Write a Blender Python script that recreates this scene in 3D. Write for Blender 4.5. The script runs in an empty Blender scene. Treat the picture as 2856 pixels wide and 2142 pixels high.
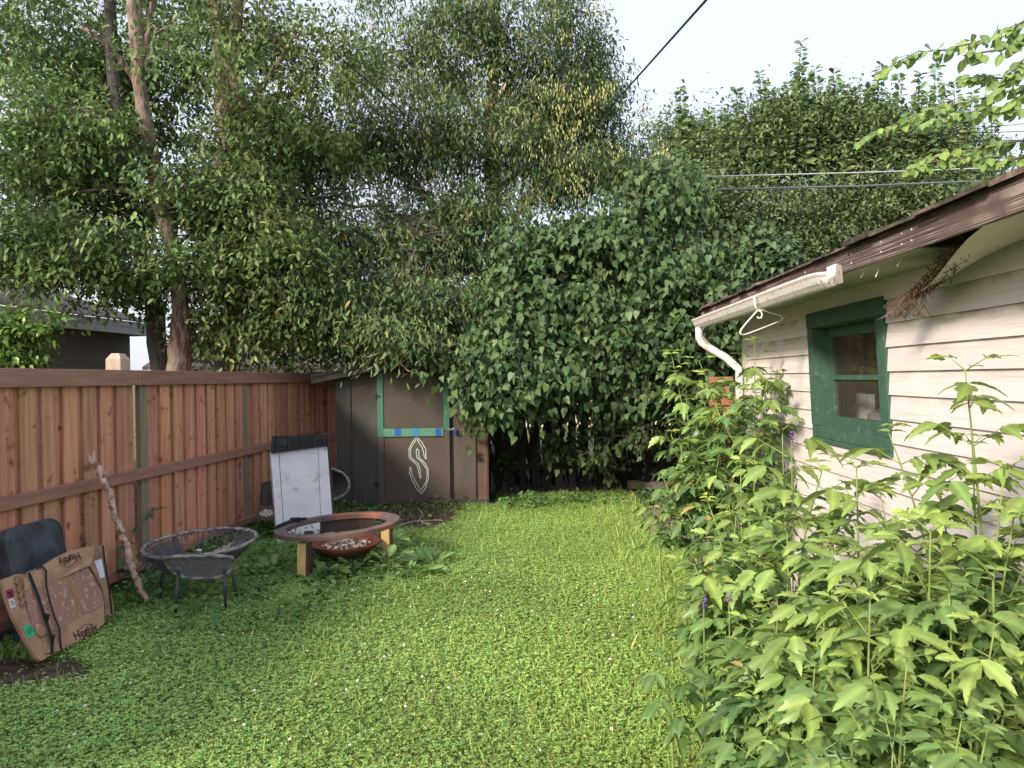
import bpy, math, random
import numpy as np
from mathutils import Vector, Matrix
random.seed(7); rng = np.random.default_rng(11)
sc = bpy.context.scene
R = math.radians
# ------------------------------------------------------------------ camera
F = 1950.0; W, H = 2856.0, 2142.0; CAMZ = 1.7
camd = bpy.data.cameras.new('camera'); cam = bpy.data.objects.new('camera', camd)
sc.collection.objects.link(cam); sc.camera = cam
camd.sensor_width = 36; camd.lens = F / W * 36; camd.clip_end = 2000; camd.clip_start = 0.05
CR = (Matrix.Rotation(R(90 - .44), 3, 'X') @ Matrix.Rotation(-0.013, 3, 'Z'))
cam.matrix_world = Matrix.Translation((0, 0, CAMZ)) @ CR.to_4x4()
# ------------------------------------------------------------------ world + sun
SUN_AZ, SUN_EL = R(47), R(29)          # sun stands behind the camera, to the left
wd = bpy.data.worlds.new('World'); sc.world = wd; wd.use_nodes = True
nt = wd.node_tree; nt.nodes.clear()
sky = nt.nodes.new('ShaderNodeTexSky'); sky.sky_type = 'NISHITA'; sky.sun_disc = False
sky.sun_elevation = SUN_EL; sky.sun_rotation = R(180) + SUN_AZ; sky.dust_density = 4; sky.air_density = 1.2
b1 = nt.nodes.new('ShaderNodeBackground'); b1.inputs[1].default_value = .04
b2 = nt.nodes.new('ShaderNodeBackground'); b2.inputs[0].default_value = (.78, .81, .95, 1); b2.inputs[1].default_value = .475
ad = nt.nodes.new('ShaderNodeAddShader'); wo = nt.nodes.new('ShaderNodeOutputWorld')
nt.links.new(sky.outputs[0], b1.inputs[0]); nt.links.new(b1.outputs[0], ad.inputs[0])
nt.links.new(b2.outputs[0], ad.inputs[1]); nt.links.new(ad.outputs[0], wo.inputs[0])
sund = bpy.data.lights.new('sun', 'SUN'); sund.energy = 2.8; sund.angle = R(9); sund.color = (1, .89, .78)
sun = bpy.data.objects.new('sun', sund); sc.collection.objects.link(sun)
sd = Vector((-math.sin(SUN_AZ) * math.cos(SUN_EL), -math.cos(SUN_AZ) * math.cos(SUN_EL), math.sin(SUN_EL)))
sun.rotation_euler = sd.to_track_quat('Z', 'Y').to_euler()
sc.view_settings.view_transform = 'Standard'; sc.view_settings.look = 'None'
sc.view_settings.exposure = 1.13; sc.view_settings.gamma = 1
sc.cycles.max_bounces = 6; sc.cycles.diffuse_bounces = 3; sc.cycles.transparent_max_bounces = 8
# ------------------------------------------------------------------ helpers
V3 = Vector
def ray(sx, sy): return CR @ V3(((sx - W / 2) / F, -(sy - H / 2) / F, -1))
CO = V3((0, 0, CAMZ))
def P(sx, sy, d): return CO + ray(sx, sy) * d
def D(dx, dy, d): return P(dx * 1.29114, dy * 1.29114, d)         # from the 2212 px wide view
def hit(sx, sy, o, n):
    r = ray(sx, sy); return CO + r * ((V3(o) - CO).dot(n) / r.dot(n))
def G(sx, sy, z=0): return hit(sx, sy, V3((0, 0, z)), V3((0, 0, 1)))
def GD(dx, dy, z=0): return G(dx * 1.29114, dy * 1.29114, z)
def vpdir(sx, sy):
    r = ray(sx, sy); r.z = 0; return r.normalized()
Z = V3((0, 0, 1))
class Fr:
    def __init__(s, o, u, v=None, w=None):
        s.o = V3(o); s.u = V3(u).normalized(); s.w = V3(w) if w else Z
        s.v = V3(v) if v else V3((s.u.y, -s.u.x, 0))      # v: to the right of u
    def __call__(s, a, b, c): return s.o + s.u * a + s.v * b + s.w * c
    def inv(s, p):
        q = V3(p) - s.o; return q.dot(s.u), q.dot(s.v), q.dot(s.w)
WF = Fr((0, 0, 0), (1, 0, 0), (0, 1, 0))
class MB:
    def __init__(s): s.v = []; s.f = []; s.c = []
    def add(s, vs, fs, col=(1, 1, 1)):
        k = len(s.v); s.v += [tuple(p) for p in vs]; s.f += [tuple(k + i for i in f) for f in fs]; s.c += [col] * len(vs)
    def box(s, fr, a0, a1, b0, b1, c0, c1, col=(1, 1, 1), bev=0):
        if bev:
            e = bev; vs = []; 
            for c, i in ((c0, e), (c0 + e, 0), (c1 - e, 0), (c1, e)):
                vs += [fr(a0 + i, b0 + i, c), fr(a1 - i, b0 + i, c), fr(a1 - i, b1 - i, c), fr(a0 + i, b1 - i, c)]
            fs = [(3, 2, 1, 0), (12, 13, 14, 15)]
            for k in range(3):
                for j in range(4):
                    fs.append((4 * k + j, 4 * k + (j + 1) % 4, 4 * k + 4 + (j + 1) % 4, 4 * k + 4 + j))
            s.add(vs, fs, col); return
        vs = [fr(a, b, c) for c in (c0, c1) for b in (b0, b1) for a in (a0, a1)]
        s.add(vs, [(0, 2, 3, 1), (4, 5, 7, 6), (0, 1, 5, 4), (2, 6, 7, 3), (0, 4, 6, 2), (1, 3, 7, 5)], col)
    def tube(s, pts, rad, n=8, col=(1, 1, 1), closed=False, flat=None):
        pts = [V3(p) for p in pts]; m = len(pts)
        if not hasattr(rad, '__len__'): rad = [rad] * m
        k = len(s.v); prev = None
        for i, p in enumerate(pts):
            if closed: t = pts[(i + 1) % m] - pts[i - 1]
            else: t = pts[min(i + 1, m - 1)] - pts[max(i - 1, 0)]
            t.normalize()
            if prev is None:
                a = V3((0, 0, 1)) if abs(t.z) < .9 else V3((1, 0, 0)); x = t.cross(a).normalized()
            else: x = (prev - t * prev.dot(t)).normalized()
            prev = x; y = t.cross(x)
            for j in range(n):
                an = 2 * math.pi * j / n
                s.v.append(tuple(p + (x * math.cos(an) + y * math.sin(an)) * rad[i])); s.c.append(col)
        mm = m if closed else m - 1
        for i in range(mm):
            i2 = (i + 1) % m
            for j in range(n):
                s.f.append((k + i * n + j, k + i * n + (j + 1) % n, k + i2 * n + (j + 1) % n, k + i2 * n + j))
        if not closed:
            s.f.append(tuple(k + j for j in reversed(range(n)))); s.f.append(tuple(k + (m - 1) * n + j for j in range(n)))
    def slab(s, pts, off, col=(1, 1, 1)):        # polygon pts extruded by vector off
        n = len(pts); vs = [V3(p) for p in pts] + [V3(p) + V3(off) for p in pts]
        fs = [tuple(range(n)), tuple(reversed(range(n, 2 * n)))]
        fs += [(i, n + i, n + (i + 1) % n, (i + 1) % n) for i in range(n)]
        s.add(vs, fs, col)
    def ribbon(s, pts, w, n, lift, col=(1, 1, 1), closed=False):   # flat painted line on a plane of normal n
        pts = [V3(p) + V3(n) * lift for p in pts]; m = len(pts); k = len(s.v)
        for i, p in enumerate(pts):
            t = (pts[(i + 1) % m] - pts[i - 1]) if closed else (pts[min(i + 1, m - 1)] - pts[max(i - 1, 0)])
            q = t.cross(V3(n)).normalized() * w / 2
            s.v += [tuple(p - q), tuple(p + q)]; s.c += [col, col]
        for i in range(m if closed else m - 1):
            j = (i + 1) % m; s.f.append((k + 2 * i, k + 2 * i + 1, k + 2 * j + 1, k + 2 * j))
    def build(s, name, mat, parent=None, smooth=False, auto=None):
        me = bpy.data.meshes.new(name); org = parent_loc(parent) if parent else V3((0, 0, 0))
        o = bpy.data.objects.new(name, me)
        vs = [tuple(V3(p) - org) for p in s.v]
        me.from_pydata(vs, [], s.f)
        at = me.color_attributes.new('Col', 'FLOAT_COLOR', 'POINT')
        at.data.foreach_set('color', np.array([(c[0], c[1], c[2], 1) for c in s.c], dtype=np.float32).ravel())
        me.materials.append(mat)
        if smooth: me.polygons.foreach_set('use_smooth', [True] * len(me.polygons))
        me.update(); sc.collection.objects.link(o)
        if parent: o.parent = parent
        return o
WL = {}
def parent_loc(p): return WL[p.name]
def tag(o, label=None, cat=None, group=None, kind=None):
    if label: o['label'] = label
    if cat: o['category'] = cat
    if group: o['group'] = group
    if kind: o['kind'] = kind
    if o.name not in WL: WL[o.name] = V3((0, 0, 0)) if o.parent is None else WL[o.parent.name]
    return o
def thing(name, loc, label, cat, group=None):
    o = bpy.data.objects.new(name, None); sc.collection.objects.link(o); o.location = loc; o.empty_display_size = .1
    WL[o.name] = V3(loc); return tag(o, label, cat, group)
def sub(o):     # a mesh part that will carry sub-parts
    WL[o.name] = WL[o.parent.name]; return o
# ------------------------------------------------------------------ materials
def M(name, c1, c2=None, scale=(5, 5, 5), detail=6, rough=.8, bump=0., attr=False, c3=None, s3=2., lo3=.45, hi3=.65, spec=.3, metal=0., contrast=(.3, .7)):
    m = bpy.data.materials.new(name); m.use_nodes = True; n = m.node_tree; b = n.nodes['Principled BSDF']; L = n.links.new
    b.inputs['Roughness'].default_value = rough; b.inputs['Metallic'].default_value = metal
    b.inputs['Specular IOR Level'].default_value = spec
    tc = n.nodes.new('ShaderNodeTexCoord'); mp = n.nodes.new('ShaderNodeMapping'); L(tc.outputs['Object'], mp.inputs[0])
    mp.inputs['Scale'].default_value = scale
    nz = n.nodes.new('ShaderNodeTexNoise'); nz.inputs['Scale'].default_value = 1; nz.inputs['Detail'].default_value = detail
    nz.inputs['Roughness'].default_value = .6
    L(mp.outputs[0], nz.inputs[0])
    rp = n.nodes.new('ShaderNodeValToRGB'); rp.color_ramp.elements[0].position = contrast[0]; rp.color_ramp.elements[1].position = contrast[1]
    c2 = c2 or tuple(x * .8 for x in c1)
    rp.color_ramp.elements[0].color = (*c1, 1); rp.color_ramp.elements[1].color = (*c2, 1)
    L(nz.outputs[0], rp.inputs[0]); out = rp.outputs[0]
    if c3:
        n3 = n.nodes.new('ShaderNodeTexNoise'); n3.inputs['Scale'].default_value = s3; n3.inputs['Detail'].default_value = 8
        L(tc.outputs['Object'], n3.inputs[0])
        mr = n.nodes.new('ShaderNodeMapRange'); mr.inputs[1].default_value = lo3; mr.inputs[2].default_value = hi3
        L(n3.outputs[0], mr.inputs[0]); mx = n.nodes.new('ShaderNodeMixRGB'); L(mr.outputs[0], mx.inputs[0])
        L(out, mx.inputs[1]); mx.inputs[2].default_value = (*c3, 1); out = mx.outputs[0]
    if attr:
        a = n.nodes.new('ShaderNodeAttribute'); a.attribute_name = 'Col'
        mu = n.nodes.new('ShaderNodeMixRGB'); mu.blend_type = 'MULTIPLY'; mu.inputs[0].default_value = 1
        L(out, mu.inputs[1]); L(a.outputs['Color'], mu.inputs[2]); out = mu.outputs[0]
    L(out, b.inputs['Base Color'])
    if bump:
        bp = n.nodes.new('ShaderNodeBump'); bp.inputs['Strength'].default_value = bump; bp.inputs['Distance'].default_value = .02
        L(nz.outputs[0], bp.inputs['Height']); L(bp.outputs[0], b.inputs['Normal'])
    return m
def leafmat(name, trans=.3, rough=.5, spec=.35, vein=.25, ns=60., lat=0.):
    m = bpy.data.materials.new(name); m.use_nodes = True; n = m.node_tree; b = n.nodes['Principled BSDF']; L = n.links.new
    b.inputs['Roughness'].default_value = rough; b.inputs['Specular IOR Level'].default_value = spec
    a = n.nodes.new('ShaderNodeAttribute'); a.attribute_name = 'Col'
    v = n.nodes.new('ShaderNodeAttribute'); v.attribute_name = 'rib'
    mr = n.nodes.new('ShaderNodeMapRange'); mr.inputs[1].default_value = 0; mr.inputs[2].default_value = .12
    mr.inputs[3].default_value = 1 + vein; mr.inputs[4].default_value = 1; L(v.outputs['Fac'], mr.inputs[0])
    tc = n.nodes.new('ShaderNodeTexCoord'); nz = n.nodes.new('ShaderNodeTexNoise'); nz.inputs['Scale'].default_value = ns
    L(tc.outputs['Object'], nz.inputs[0]); m2 = n.nodes.new('ShaderNodeMapRange'); m2.inputs[3].default_value = .7; m2.inputs[4].default_value = 1.3
    L(nz.outputs[0], m2.inputs[0]); ml = n.nodes.new('ShaderNodeMath'); ml.operation = 'MULTIPLY'
    L(mr.outputs[0], ml.inputs[0]); L(m2.outputs[0], ml.inputs[1])
    if lat:
        al = n.nodes.new('ShaderNodeAttribute'); al.attribute_name = 'along'
        m4 = n.nodes.new('ShaderNodeMath'); m4.operation = 'MULTIPLY_ADD'; L(v.outputs['Fac'], m4.inputs[0]); m4.inputs[1].default_value = -.8; L(al.outputs['Fac'], m4.inputs[2])
        m5 = n.nodes.new('ShaderNodeMath'); m5.operation = 'MULTIPLY'; L(m4.outputs[0], m5.inputs[0]); m5.inputs[1].default_value = 56
        m6 = n.nodes.new('ShaderNodeMath'); m6.operation = 'SINE'; L(m5.outputs[0], m6.inputs[0])
        m7 = n.nodes.new('ShaderNodeMapRange'); m7.inputs[1].default_value = .75; m7.inputs[2].default_value = 1; m7.inputs[3].default_value = 1; m7.inputs[4].default_value = 1 + lat; L(m6.outputs[0], m7.inputs[0])
        m8 = n.nodes.new('ShaderNodeMath'); m8.operation = 'MULTIPLY'; L(ml.outputs[0], m8.inputs[0]); L(m7.outputs[0], m8.inputs[1]); ml = m8
        bp = n.nodes.new('ShaderNodeBump'); bp.invert = True; bp.inputs['Strength'].default_value = .16; bp.inputs['Distance'].default_value = .002; L(m7.outputs[0], bp.inputs['Height']); L(bp.outputs[0], b.inputs['Normal'])
    vm = n.nodes.new('ShaderNodeVectorMath'); vm.operation = 'SCALE'; L(a.outputs['Color'], vm.inputs[0]); L(ml.outputs[0], vm.inputs['Scale'])
    L(vm.outputs[0], b.inputs['Base Color'])
    t = n.nodes.new('ShaderNodeBsdfTranslucent'); L(vm.outputs[0], t.inputs[0])
    mx = n.nodes.new('ShaderNodeMixShader'); mx.inputs[0].default_value = trans
    L(b.outputs[0], mx.inputs[1]); L(t.outputs[0], mx.inputs[2]); L(mx.outputs[0], n.nodes['Material Output'].inputs[0])
    return m
LEAF = leafmat('leaf'); LEAFG = leafmat('lilac_leaf', .2, .5, .28, .2); LEAFB = leafmat('sapling_leaf', .3, .42, .5, .45, 22., .09)
GRASS = leafmat('grass_leaf', .3, .6, .2, .1)
BARK = M('bark', (.23, .155, .12), (.06, .04, .032), (26, 26, 5), 8, .95, 1., contrast=(.42, .58), c3=(.26, .21, .17), s3=3)
BARKG = M('grey_bark', (.12, .11, .10), (.05, .045, .04), (25, 25, 5), 8, .95, .7)
TWIG = M('twig', (.16, .13, .10), (.08, .065, .05), (8, 8, 8))
STEM = M('green_stem', (.22, .30, .08), (.16, .2, .07), (9, 9, 9), rough=.5)
# ------------------------------------------------------------------ leaves
T_DIA = ([(0, 0, 0), (.24, .35, .06), (.2, .68, .05), (0, 1, -.08), (-.2, .68, .05), (-.24, .35, .06)], [(0, 1, 2, 3), (0, 3, 4, 5)])
T_HEART = ([(0, .06, 0), (.24, -.04, .05), (.42, .26, .07), (.27, .64, .02), (0, 1.08, -.16), (-.27, .64, .02), (-.42, .26, .07), (-.24, -.04, .05), (0, .5, 0)],
           [(0, 1, 2, 8), (8, 2, 3, 4), (0, 8, 6, 7), (8, 4, 5, 6)])
T_BOX0 = ([(0, 0, 0), (0, .35, .02), (0, .7, -.03), (0, 1.05, -.17),
          (.17, .12, .05), (.28, .34, .07), (.31, .50, .05), (.20, .54, .04), (.24, .72, .01), (.11, .76, -.02), (.08, .9, -.08),
          (-.17, .12, .05), (-.28, .34, .07), (-.31, .50, .05), (-.20, .54, .04), (-.24, .72, .01), (-.11, .76, -.02), (-.08, .9, -.08)],
         [(0, 4, 5, 1), (1, 5, 6, 7), (1, 7, 2), (7, 8, 9, 2), (2, 9, 10, 3), (0, 1, 12, 11), (1, 14, 13, 12), (1, 2, 14), (14, 2, 16, 15), (2, 3, 17, 16)])
T_BOX = ([(x * .82, y, z_) for x, y, z_ in T_BOX0[0]], T_BOX0[1])
T_BLADE = ([(-.035, 0, 0), (.035, 0, 0), (.028, .5, .05), (-.028, .5, .05), (0, 1, .28)], [(0, 1, 2, 3), (3, 2, 4)])
T_CLOV = ([(0, 0, 0), (.3, .3, .03), (.3, .75, .05), (0, .9, 0), (-.3, .75, .05), (-.3, .3, .03)], [(0, 1, 2, 3), (0, 3, 4, 5)])
T_LONG = ([(0, 0, 0), (.10, .2, .03), (.16, .55, .05), (.1, .85, .0), (0, 1, -.12), (-.1, .85, 0), (-.16, .55, .05), (-.10, .2, .03), (0, .5, .0)],
          [(0, 1, 2, 8), (8, 2, 3, 4), (0, 8, 6, 7), (8, 4, 5, 6)])
def nrmz(a): return a / np.maximum(np.linalg.norm(a, axis=1, keepdims=True), 1e-9)
def leaves(name, pos, yd, nr, size, tmpl, col, mat, parent=None):
    tv = np.array(tmpl[0], dtype=np.float64); N = len(pos); k = len(tv)
    y = nrmz(yd); x = nrmz(np.cross(y, nr)); z = np.cross(x, y)
    s = np.broadcast_to(np.asarray(size, dtype=float), (N,))[:, None, None]
    vs = pos[:, None, :] + s * (tv[None, :, 0:1] * x[:, None, :] + tv[None, :, 1:2] * y[:, None, :] + tv[None, :, 2:3] * z[:, None, :])
    vs = vs.reshape(-1, 3)
    if parent: vs = vs - np.array(WL[parent.name])
    fl = [i for f in tmpl[1] for i in f]; ls = [len(f) for f in tmpl[1]]
    loops = (np.array(fl)[None, :] + (np.arange(N) * k)[:, None]).ravel()
    tot = np.tile(np.array(ls), N); start = np.concatenate(([0], np.cumsum(tot)[:-1]))
    me = bpy.data.meshes.new(name)
    me.vertices.add(len(vs)); me.vertices.foreach_set('co', vs.astype(np.float32).ravel())
    me.loops.add(len(loops)); me.loops.foreach_set('vertex_index', loops.astype(np.int32))
    me.polygons.add(len(tot)); me.polygons.foreach_set('loop_start', start.astype(np.int32)); me.polygons.foreach_set('loop_total', tot.astype(np.int32))
    me.update(calc_edges=True)
    c = np.ones((N, k, 4), dtype=np.float32); c[:, :, :3] = np.clip(col, 0.002, 1)[:, None, :]
    at = me.color_attributes.new('Col', 'FLOAT_COLOR', 'POINT'); at.data.foreach_set('color', c.ravel())
    rb = me.attributes.new('rib', 'FLOAT', 'POINT'); rb.data.foreach_set('value', np.tile(np.abs(tv[:, 0]), N).astype(np.float32))
    if mat is LEAFB or mat is LEAFG:
        ab = me.attributes.new('along', 'FLOAT', 'POINT'); ab.data.foreach_set('value', np.tile(tv[:, 1], N).astype(np.float32))
    me.materials.append(mat); me.polygons.foreach_set('use_smooth', np.ones(len(tot), dtype=bool))
    o = bpy.data.objects.new(name, me); sc.collection.objects.link(o)
    if parent: o.parent = parent
    return o
def rdir(n): return nrmz(rng.normal(size=(n, 3)))
def tint(n, base, var=.2, hue=.12):
    c = np.array(base)[None, :] * (1 + rng.normal(0, var, (n, 1)))
    c[:, 0] *= 1 + rng.normal(0, hue, n); return np.clip(c, .003, 1)
def prisms(name, a, b, r, mat, parent):                 # many thin twigs in one mesh
    n = len(a); d = nrmz(b - a); h = np.tile(np.array([[.3, .2, .93]]), (n, 1)); x = nrmz(np.cross(d, h)); y = np.cross(d, x)
    off = np.array(WL[parent.name]); V = []
    for p, rr in ((a, r), (b, r * .4)):
        for j in range(3):
            an = 2.094 * j; V.append(p + (x * math.cos(an) + y * math.sin(an)) * np.reshape(rr, (-1, 1)))
    V = np.stack(V, 1) - off; fs = [(0, 1, 4, 3), (1, 2, 5, 4), (2, 0, 3, 5)]
    loops = (np.array([i for f in fs for i in f])[None] + (np.arange(n) * 6)[:, None]).ravel(); tot = np.full(n * 3, 4)
    me = bpy.data.meshes.new(name); me.vertices.add(n * 6); me.vertices.foreach_set('co', V.astype(np.float32).ravel())
    me.loops.add(len(loops)); me.loops.foreach_set('vertex_index', loops.astype(np.int32)); me.polygons.add(n * 3)
    me.polygons.foreach_set('loop_start', (np.arange(n * 3) * 4).astype(np.int32)); me.polygons.foreach_set('loop_total', tot.astype(np.int32))
    me.update(calc_edges=True); me.materials.append(mat)
    o = bpy.data.objects.new(name, me); sc.collection.objects.link(o); o.parent = parent; return o
def join(objs):
    with bpy.context.temp_override(active_object=objs[0], object=objs[0], selected_objects=objs, selected_editable_objects=objs): bpy.ops.object.join()
    return objs[0]
def crown(parent, lobes, nclump, per, size, base, base2, tmpl=T_DIA, mat=LEAF, tl=(.25, .6), droop=.5, spread=.09, shell=.5, updir=0., twigr=.004, name='crown', yellow=0., flat=.75, attract=.6, aspread=.2):
    """leafy twigs through a set of ellipsoid lobes: lobe = (centre, (rx,ry,rz), weight)"""
    w = np.array([l[2] for l in lobes], float); w /= w.sum(); ids = rng.choice(len(lobes), nclump, p=w)
    C = np.array([list(l[0]) for l in lobes]); RR = np.array([l[1] for l in lobes])
    d = rdir(nclump); rad = rng.random(nclump) ** shell
    c = C[ids] + d * RR[ids] * rad[:, None]
    if attract:
        na = max(3, nclump // 20); ai = rng.choice(len(lobes), na, p=w); ac = C[ai] + rdir(na) * RR[ai] * (rng.random(na) ** .45)[:, None]
        ki = rng.integers(0, na, nclump); use = rng.random(nclump) < attract
        cc2 = ac[ki] + rng.normal(0, 1, (nclump, 3)) * np.array([[1, 1, .6]]) * aspread; c = np.where(use[:, None], cc2, c); d = np.where(use[:, None], nrmz(cc2 - ac[ki]), d)
    out = nrmz(d + np.array([[0, 0, updir - droop * .4]]) + rng.normal(0, .45, (nclump, 3)))
    ln = rng.uniform(tl[0], tl[1], nclump); a = c - out * ln[:, None] * .5; b = c + out * ln[:, None] * .5
    prisms('twigs', a, b, np.full(nclump, twigr), TWIG, parent)
    t = rng.random((nclump, per)); pos = a[:, None] + (b - a)[:, None] * t[:, :, None]
    pos = pos + rng.normal(0, spread, (nclump, per, 3)); n = nclump * per; pos = pos.reshape(-1, 3)
    od = np.repeat(out, per, 0)
    yd = nrmz(od * .5 + rdir(n) * .8 + np.array([[0, 0, updir - droop]]))
    nr = nrmz(np.array([[0, -.3, 1.]]) * flat * 2 + rdir(n) * .9)
    mixf = np.repeat(rng.random(nclump) ** 1.5, per)[:, None]
    col = np.array(base)[None] * (1 - mixf) + np.array(base2)[None] * mixf
    col = col * (1 + rng.normal(0, .18, (n, 1)))
    if yellow:
        k = rng.random(n) < yellow; col[k] = np.array([.34, .27, .06]) * (1 + rng.normal(0, .2, (k.sum(), 1)))
    return leaves(name, pos, yd, nr, size * rng.uniform(.65, 1.25, n), tmpl, col, mat, parent)
def tree(name, label, cat, trunks, lobes, limbs=(), group=None, bark=BARK, **kw):
    base = V3(trunks[0][0][0]); base.z = 0
    t = thing(name, base, label, cat, group)
    for tr in trunks:
        m = MB(); pts = [V3(p[0]) for p in tr]; rd = [p[1] for p in tr]
        # refine with wobble
        pp, rr = [], []
        for i in range(len(pts) - 1):
            for k in range(5):
                f = k / 5; q = pts[i].lerp(pts[i + 1], f); r_ = rd[i] * (1 - f) + rd[i + 1] * f
                if not (i == 0 and k == 0): q += V3((random.gauss(0, .06 * r_), random.gauss(0, .06 * r_), 0))
                pp.append(q); rr.append(r_ * random.uniform(.94, 1.06))
        pp.append(pts[-1]); rr.append(rd[-1]); m.tube(pp, rr, 14); m.build('trunk', bark, t, True)
    for lm in limbs:
        m = MB(); a, b, r0 = V3(lm[0]), V3(lm[1]), lm[2]; n = 8; L_ = (b - a).length
        bend = V3((random.uniform(-.1, .1), random.uniform(-.1, .1), random.uniform(.02, .14))) * L_
        pts = [a.lerp(b, i / n) + bend * math.sin(math.pi * i / n) + V3((random.gauss(0, .015), random.gauss(0, .015), random.gauss(0, .015))) * L_ for i in range(n + 1)]
        pts[0] = a; m.tube(pts, [r0 * (1 - .8 * i / n) for i in range(n + 1)], 7)
        for k in range(3, n):
            q = pts[k] + V3((random.gauss(0, .3), random.gauss(0, .2), random.gauss(.1, .2))) * L_ * .5
            m.tube([pts[k], pts[k].lerp(q, .5) + V3((0, 0, .04)) * L_, q], [r0 * .35, r0 * .2, r0 * .06], 5)
        m.build('limb', bark, t, True)
    crown(t, lobes, **kw); return t
# ------------------------------------------------------------------ frames of the place
uf = vpdir(1620, 1058); F0 = P(389, 1300, 6.0); F0.z = 0
FF = Fr(F0, uf)                       # fence: a along, b towards the yard, c up
nf = FF.v
def fence_hit(sx, sy, off=0.): return hit(sx, sy, F0 + nf * off, nf)
def fence_s(sx): return FF.inv(fence_hit(sx, 1300))[0]
ug = vpdir(1510, 1054)
GF = Fr((0, 0, 0), ug)                # garage: a along from the camera, b lateral to the right
LW = 1.9                              # wall's lateral distance
ZT = CAMZ + .525                       # soffit height
sA, sB = G(942, 1417), G(1360, 1412)
SF = Fr(sA, sB - sA)                  # shed front: a to the right, v = towards camera
SF.v = V3((SF.u.y, -SF.u.x, 0))
SW = (sB - sA).length
def sp(zx, zy): return SF.inv(hit(850 + zx / 3.0167, 900 + zy / 3.0167, sA, SF.v))   # from the shed close-up
# ------------------------------------------------------------------ ground
MG = M('soil', (.12, .17, .055), (.07, .09, .035), (6, 6, 6), 8, 1, .5, c3=(.07, .055, .035), s3=1.3)
m = MB(); n = 84
xs = [-400, -120, -40, -15] + [-8 + i * .5 for i in range(33)] + [15, 40, 120, 400]; ys = [-60, -15] + [-3 + i * .5 for i in range(40)] + [25, 50, 120, 700]
for j, y in enumerate(ys):
    for i, x in enumerate(xs):
        m.v.append((x, y, 0)); m.c.append((1, 1, 1))
for j in range(len(ys) - 1):
    for i in range(len(xs) - 1):
        k = j * len(xs) + i; m.f.append((k, k + 1, k + 1 + len(xs), k + len(xs)))
tag(m.build('ground', MG), kind='structure')
def patch(name, pts, z, mat, jag=.05, kind='structure'):
    m = MB(); pts = [V3(p) for p in pts]; c = sum(pts, V3()) / len(pts); ring = []
    for i in range(len(pts)):
        a, b = pts[i], pts[(i + 1) % len(pts)]
        for k in range(6): 
            q = a.lerp(b, k / 6); ring.append(q + V3((random.gauss(0, jag), random.gauss(0, jag), 0)))
    ring = [V3((q.x, q.y, z)) for q in ring]; c.z = z
    m.add([c] + ring, [(0, i + 1, (i + 1) % len(ring) + 1) for i in range(len(ring))])
    return tag(m.build(name, mat), kind=kind), [(q.x, q.y) for q in ring]
DIRT = M('dirt', (.09, .06, .045), (.04, .027, .02), (30, 30, 30), 8, 1, 1., c3=(.13, .1, .08), s3=9)
GRAV = M('gravel', (.34, .27, .22), (.12, .09, .07), (45, 45, 45), 8, 1, 1., c3=(.16, .1, .08), s3=6)
d1, poly1 = patch('dirt', [GD(-160, 1435), GD(40, 1425), GD(150, 1432), GD(215, 1462), GD(90, 1492), GD(-160, 1505)], .004, DIRT, .015)
d2, poly2 = patch('dirt_patch', [GD(715, 1100), GD(1010, 1098), GD(985, 1130), GD(930, 1150), GD(860, 1145), GD(740, 1125)], .004, DIRT)
d3, poly3 = patch('gravel_path', [GD(1375, 1070), GD(1640, 1070), G(2300, 1400), G(2856, 1750), G(2856, 2300), G(2010, 2300), GD(1600, 1560), GD(1530, 1380), GD(1480, 1200), GD(1385, 1120)], .004, GRAV, .04)
d4, poly4 = patch('leaf_litter', [GD(1060, 1078), GD(1055, 1010), GD(1500, 1010), GD(1480, 1072), GD(1200, 1070)], .004, M('litter', (.09, .055, .05), (.03, .025, .02), (40, 40, 40), 6, 1, 1., c3=(.2, .14, .12), s3=30, lo3=.6, hi3=.7), .05)
def inside(poly, X, Y):
    r = np.zeros(len(X), bool); j = len(poly) - 1
    for i in range(len(poly)):
        xi, yi = poly[i]; xj, yj = poly[j]
        c = ((yi > Y) != (yj > Y)) & (X < (xj - xi) * (Y - yi) / (yj - yi + 1e-12) + xi); r ^= c; j = i
    return r
# ------------------------------------------------------------------ left fence
FW = M('red_stained_fence_wood', (.66, .325, .21), (.49, .215, .14), (26, 26, 1.3), 8, .75, .3, True, c3=(.24, .10, .07), s3=9, lo3=.60, hi3=.70, contrast=(.38, .6))
FWR = M('brown_stained_rail', (.37, .20, .15), (.26, .135, .10), (20, 2, 26), 8, .75, .25, True)
PW = M('weathered_post', (.50, .40, .31), (.32, .25, .19), (30, 30, 3), 8, .85, .4)
GW = M('grey_green_board', (.27, .24, .17), (.19, .17, .12), (30, 30, 2), 8, .85, .3)
s0, s1 = fence_s(0) - 3.4, fence_s(880)
fen = thing('wooden_fence', FF(0, 0, 0), 'tall reddish brown stained board fence along the left side of the yard', 'fence')
m = MB(); s = s0; k = 0; gaps = [0.03, fence_s(681)]
random.seed(3)
while s < s1:
    skip = any(abs(s + .07 - g) < .09 for g in gaps)
    c = random.uniform(.78, 1.12); col = (c * random.uniform(.95, 1.05), c * random.uniform(.92, 1.12), c * random.uniform(.9, 1.1))
    w = random.uniform(.135, .146)
    if not skip:
        m.box(FF, s, s + w, .002, .020 + random.uniform(0, .004), .05, 1.76, col, .003)
    c = random.uniform(.62, .85); m.box(FF, s + .10, s + .235, -.019, -.001, .05, 1.76, (c, c, c))
    s += random.uniform(.192, .204)
m.build('boards', FW, fen)
for g in gaps + [-1.9 - .2, -3.9]:
    m = MB(); m.box(FF, g - .045, g + .05, .003, .026, .04, 1.74); o = m.build('grey_board', GW, fen); o['label'] = 'grey green unstained board'
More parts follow.
